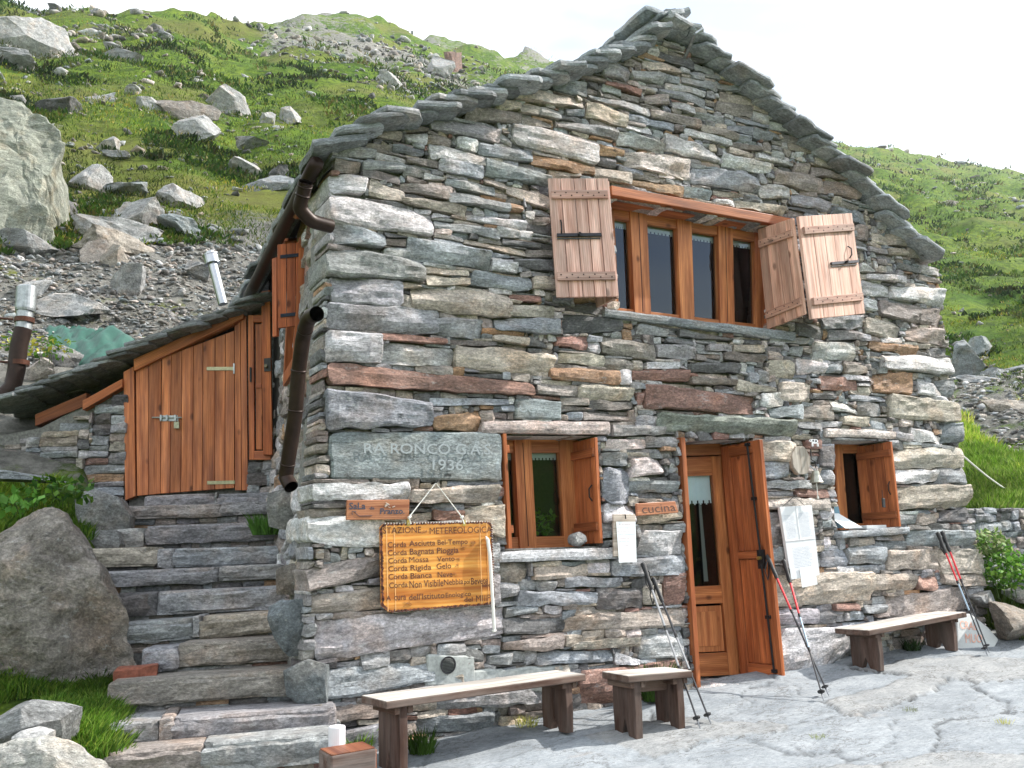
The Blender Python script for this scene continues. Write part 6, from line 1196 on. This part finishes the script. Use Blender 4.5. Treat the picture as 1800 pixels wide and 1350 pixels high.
for poly, n, sz, sd_ in SC:
    q = region(poly, n); P, ok = hit(q[:, 0], q[:, 1]); P = P[ok]; D = np.linalg.norm(P-EYE, axis=1); s = np.clip(r.lognormal(0, .55, len(P)), .35, 3.2)*sz*D/FPX*.75; PP_.append(P+np.stack([0*s, 0*s, s*.08], 1)); SS_.append(s)
    pk = np.array([PAL[k] for k in 'ggwwbmmkptn']); CC_.append(pk[r.integers(0, len(pk), len(P))]*r.uniform(.7, 1.25, (len(P), 1)))
rocks_obj('scree', 'loose scree and small stones scattered over the slopes', np.concatenate(PP_), np.concatenate(SS_)*.75, np.concatenate(CC_))
# ================================================================== grass
def blades(name, label, P, n_per, hgt, spread, cols, wid=.09, lean=.5, seed=1):
    r = np.random.default_rng(seed); N_ = len(P)*n_per; base = np.repeat(P, n_per, 0); h = np.repeat(hgt, n_per)*r.uniform(.5, 1.25, N_); s = np.repeat(spread, n_per)
    an = r.uniform(0, 2*math.pi, N_); rd = np.sqrt(r.uniform(0, 1, N_))*s; base = base+np.stack([np.cos(an)*rd, np.sin(an)*rd, 0*rd], 1)
    la = an+r.normal(0, .8, N_); le = r.uniform(.1, 1, N_)*lean; tip = base+np.stack([np.cos(la)*le*h, np.sin(la)*le*h, h], 1); mid = base+(tip-base)*.5+np.stack([0*h, 0*h, h*.12], 1); w = h*wid; pa = la+math.pi/2+r.normal(0, .6, N_); pv = np.stack([np.cos(pa)*w, np.sin(pa)*w, 0*w], 1)
    V = np.stack([base-pv, base+pv, mid+pv*.7, tip, mid-pv*.7], 1).reshape(-1, 3); F = np.arange(N_*5).reshape(-1, 5); me = bpy.data.meshes.new(name); fast_mesh(me, V, F)
    c = np.array(cols)[r.integers(0, len(cols), len(P))]; pn = fbm(np.stack([P[:, 0]*.35, P[:, 1]*.35, 0*P[:, 0]+seed], 1), 4)[:, None]; c = c*(1+np.clip(pn*2.2, -.55, .5))*np.where(pn > .12, np.array([1.25, 1.02, .9]), 1.0); c = np.repeat(c, n_per, 0)*r.uniform(.7, 1.3, (N_, 1)); T = np.repeat(c, 5, 0); a = me.attributes.new('tint', 'FLOAT_COLOR', 'POINT'); a.data.foreach_set('color', np.hstack([T, np.ones((len(T), 1))]).astype(np.float32).ravel())
    me.materials.append(M_LEAF); o = bpy.data.objects.new(name, me); COL.objects.link(o); return o
GC = [(.070, .140, .010), (.10, .17, .014), (.15, .205, .022), (.045, .095, .010), (.21, .205, .05), (.03, .065, .010)]
q = region([(-80, 0), (1880, 200), (1880, 760), (1650, 600), (1500, 400), (560, 330), (480, 425), (-80, 430)], 42000); P, ok = hit(q[:, 0], q[:, 1]); P = P[ok]; D = np.linalg.norm(P-EYE, axis=1)
keep = fbm(np.stack([P[:, 0]*.5, P[:, 1]*.5, 0*P[:, 0]], 1), 4) > -.25; keep &= ~((q[ok][:, 0] > 400) & (q[ok][:, 0] < 900) & (q[ok][:, 1] < 150) & (r.random(len(P)) < .8)); P, D = P[keep], D[keep]
g = blades('grass', 'x', P, 5, .035+D*.0013, .08+D*.008, GC, .17, 1.3, 3); tag(g, 'short tufted alpine grass covering the slopes', 'grass', kind='stuff')
q = region([(-80, 0), (1880, 250), (1880, 700), (1650, 600), (1500, 400), (560, 330), (480, 425), (-80, 430)], 30000); P, ok = hit(q[:, 0], q[:, 1]); P = P[ok]; D = np.linalg.norm(P-EYE, axis=1)
keep = fbm(np.stack([P[:, 0]*.42+40, P[:, 1]*.42, 0*P[:, 0]], 1), 5) > .10; P, D = P[keep], D[keep]
g = blades('low_shrubs', 'x', P, 9, .05+D*.0022, .07+D*.005, [(.022, .060, .010), (.035, .085, .012), (.05, .10, .015), (.08, .085, .025)], .30, 1.4, 8); tag(g, 'dark low dwarf shrubs in patches over the slopes', 'shrubs', kind='stuff')
q = np.concatenate([region([(1690, 740), (1760, 790), (1880, 800), (1880, 925), (1700, 905)], 5200), region([(1745, 1080), (1880, 1040), (1880, 1150), (1745, 1135)], 1300)]); P, ok = hit(q[:, 0], q[:, 1]); P = P[ok]
g = blades('bank_grass', 'x', P, 7, np.full(len(P), .15), np.full(len(P), .09), [(.16, .30, .03), (.22, .36, .05), (.11, .22, .03), (.30, .38, .10)], .05, .8, 4); tag(g, 'lush bright green grass on the bank right of the hut', 'grass', kind='stuff')
q = np.concatenate([region([(-60, 1160), (200, 1165), (205, 1215), (-60, 1240)], 2300), region([(90, 1215), (205, 1200), (200, 1300), (50, 1340)], 1300), region([(150, 1195), (262, 1195), (215, 1345), (110, 1345)], 1000), region([(100, 880), (150, 905), (170, 960), (120, 930)], 300), region([(-60, 870), (100, 850), (150, 905), (100, 925), (-60, 950)], 1100)]); P, ok = hit(q[:, 0], q[:, 1]); P = P[ok]
g = blades('step_grass', 'x', P, 8, np.full(len(P), .09), np.full(len(P), .05), [(.10, .22, .02), (.15, .28, .03), (.22, .31, .05), (.07, .15, .02)], .05, 1.0, 5); tag(g, 'green grass growing on the bank left of the steps', 'grass', kind='stuff')
def tuft(label, p, n, h, s, cols, seed):
    o = blades('grass_tuft', label, np.array([p]), n, np.array([h]), np.array([s]), cols, .035, .8, seed); tag(o, label, 'grass tuft')
TG = [(.12, .26, .03), (.20, .34, .05)]
tuft('round green grass tuft growing beside the upper steps at the hut wall', PY(468, 940, 1.7), 420, .15, .11, [(.08, .19, .03)], 1)
p_ = PY(1150, 1240, -.12); p_[2] = patio_z(p_[0], p_[1]); tuft('bright grass tuft at the wall foot behind the short stool', p_, 260, .24, .08, TG, 2)
p_ = PY(742, 1325, -.25); p_[2] = patio_z(p_[0], p_[1]); tuft('grass tuft at the wall foot beneath the long bench', p_, 160, .13, .08, TG, 3)
p_ = PY(625, 1300, -.12); p_[2] = patio_z(p_[0], p_[1])+.02; tuft('sparse grass behind the white tube', p_, 90, .12, .10, TG, 4)
p_ = PY(1605, 1150, -.10); p_[2] = patio_z(p_[0], p_[1]); tuft('small green weed at the wall foot under the right bench', p_, 140, .10, .07, [(.06, .14, .03)], 5)
p_ = PY(925, 1293, -.14); p_[2] = patio_z(p_[0], p_[1]); tuft('tiny yellowish grass tuft between the legs of the long bench', p_, 90, .06, .08, [(.3, .36, .08)], 6)
for k_, (x_, y_, l_) in enumerate(((1440, 1298, 'tiny moss tuft in a terrace crack left of centre below the last bench'), (1600, 1250, 'tiny moss tuft in the terrace crack in front of the last bench'), (1765, 1272, 'tiny moss tuft at the right edge of the terrace'))):
    p_ = PZ(x_, y_, -.15); p_ = min((PY(x_, y_, yy) for yy in np.arange(-4, -.3, .02)), key=lambda q_: abs(q_[2]-patio_z(q_[0], q_[1]))); tuft(l_, p_, 60, .03, .05, [(.32, .38, .06)], 30+k_)
def herb(label, x, y, Y, rad, n, size, cols, seed, name='leafy_plant'):
    p = PY(x, y, Y); t = thing(name, label, 'plant'); m = MB(); leaves(m, p, rad, n, size, cols, seed, .2, .8); m.build('foliage', M_LEAF, t); m = MB(); rr2 = np.random.default_rng(seed)
    for k in range(8): a = p+[rr2.uniform(-.5, .5)*rad[0], rr2.uniform(-.5, .5)*rad[1], -rad[2]*1.3]; tube(m, [a, a+[rr2.uniform(-.05, .05), rr2.uniform(-.05, .05), rad[2]*1.6]], .004, 4, (.10, .16, .04))
    m.build('stem', M_LEAF, t)
herb('leafy green plant on top of the bank left of the shed door', 100, 862, 2.1, (.30, .2, .10), 170, .075, GR, 5)
herb('broad leaved green plant beside the big brown boulder', 20, 880, 1.9, (.3, .2, .08), 110, .08, [(.09, .24, .03), (.14, .32, .05)], 6)
herb('dense dark green herbs right of the hut corner', 1768, 1000, -.05, (.34, .22, .22), 620, .06, [(.07, .20, .02), (.12, .28, .03), (.20, .34, .06)], 7)
herb('yellow flowering herbs near the green tarpaulin', 62, 608, 5.2, (.4, .3, .15), 200, .07, [(.10, .22, .03), (.35, .33, .04), (.08, .18, .03)], 8)
herb('low plants with pale seed heads below the right grass bank', 1735, 955, .02, (.32, .15, .14), 380, .06, [(.12, .24, .04), (.30, .34, .16), (.18, .28, .08)], 9)
# thin summer haze over the slopes
hz = bpy.data.materials.new('haze'); hz.use_nodes = True; t_ = hz.node_tree; t_.nodes.remove(t_.nodes['Principled BSDF']); pv = N(t_, 'ShaderNodeVolumePrincipled'); pv.inputs['Color'].default_value = (.86, .93, 1, 1); pv.inputs['Density'].default_value = .00035; pv.inputs['Anisotropy'].default_value = .3
t_.links.new(pv.outputs[0], t_.nodes['Material Output'].inputs['Volume'])

m = MB(); x0, x1, y0, y1, z0, z1 = -230, 330, -40, 330, -45, 112
m.add([(x0, y0, z0), (x1, y0, z0), (x1, y1, z0), (x0, y1, z0), (x0, y0, z1), (x1, y0, z1), (x1, y1, z1), (x0, y1, z1)], BOXF); hb = m.build('haze', hz); tag(hb, 'thin pale summer haze hanging over the far slopes', 'haze', kind='stuff')
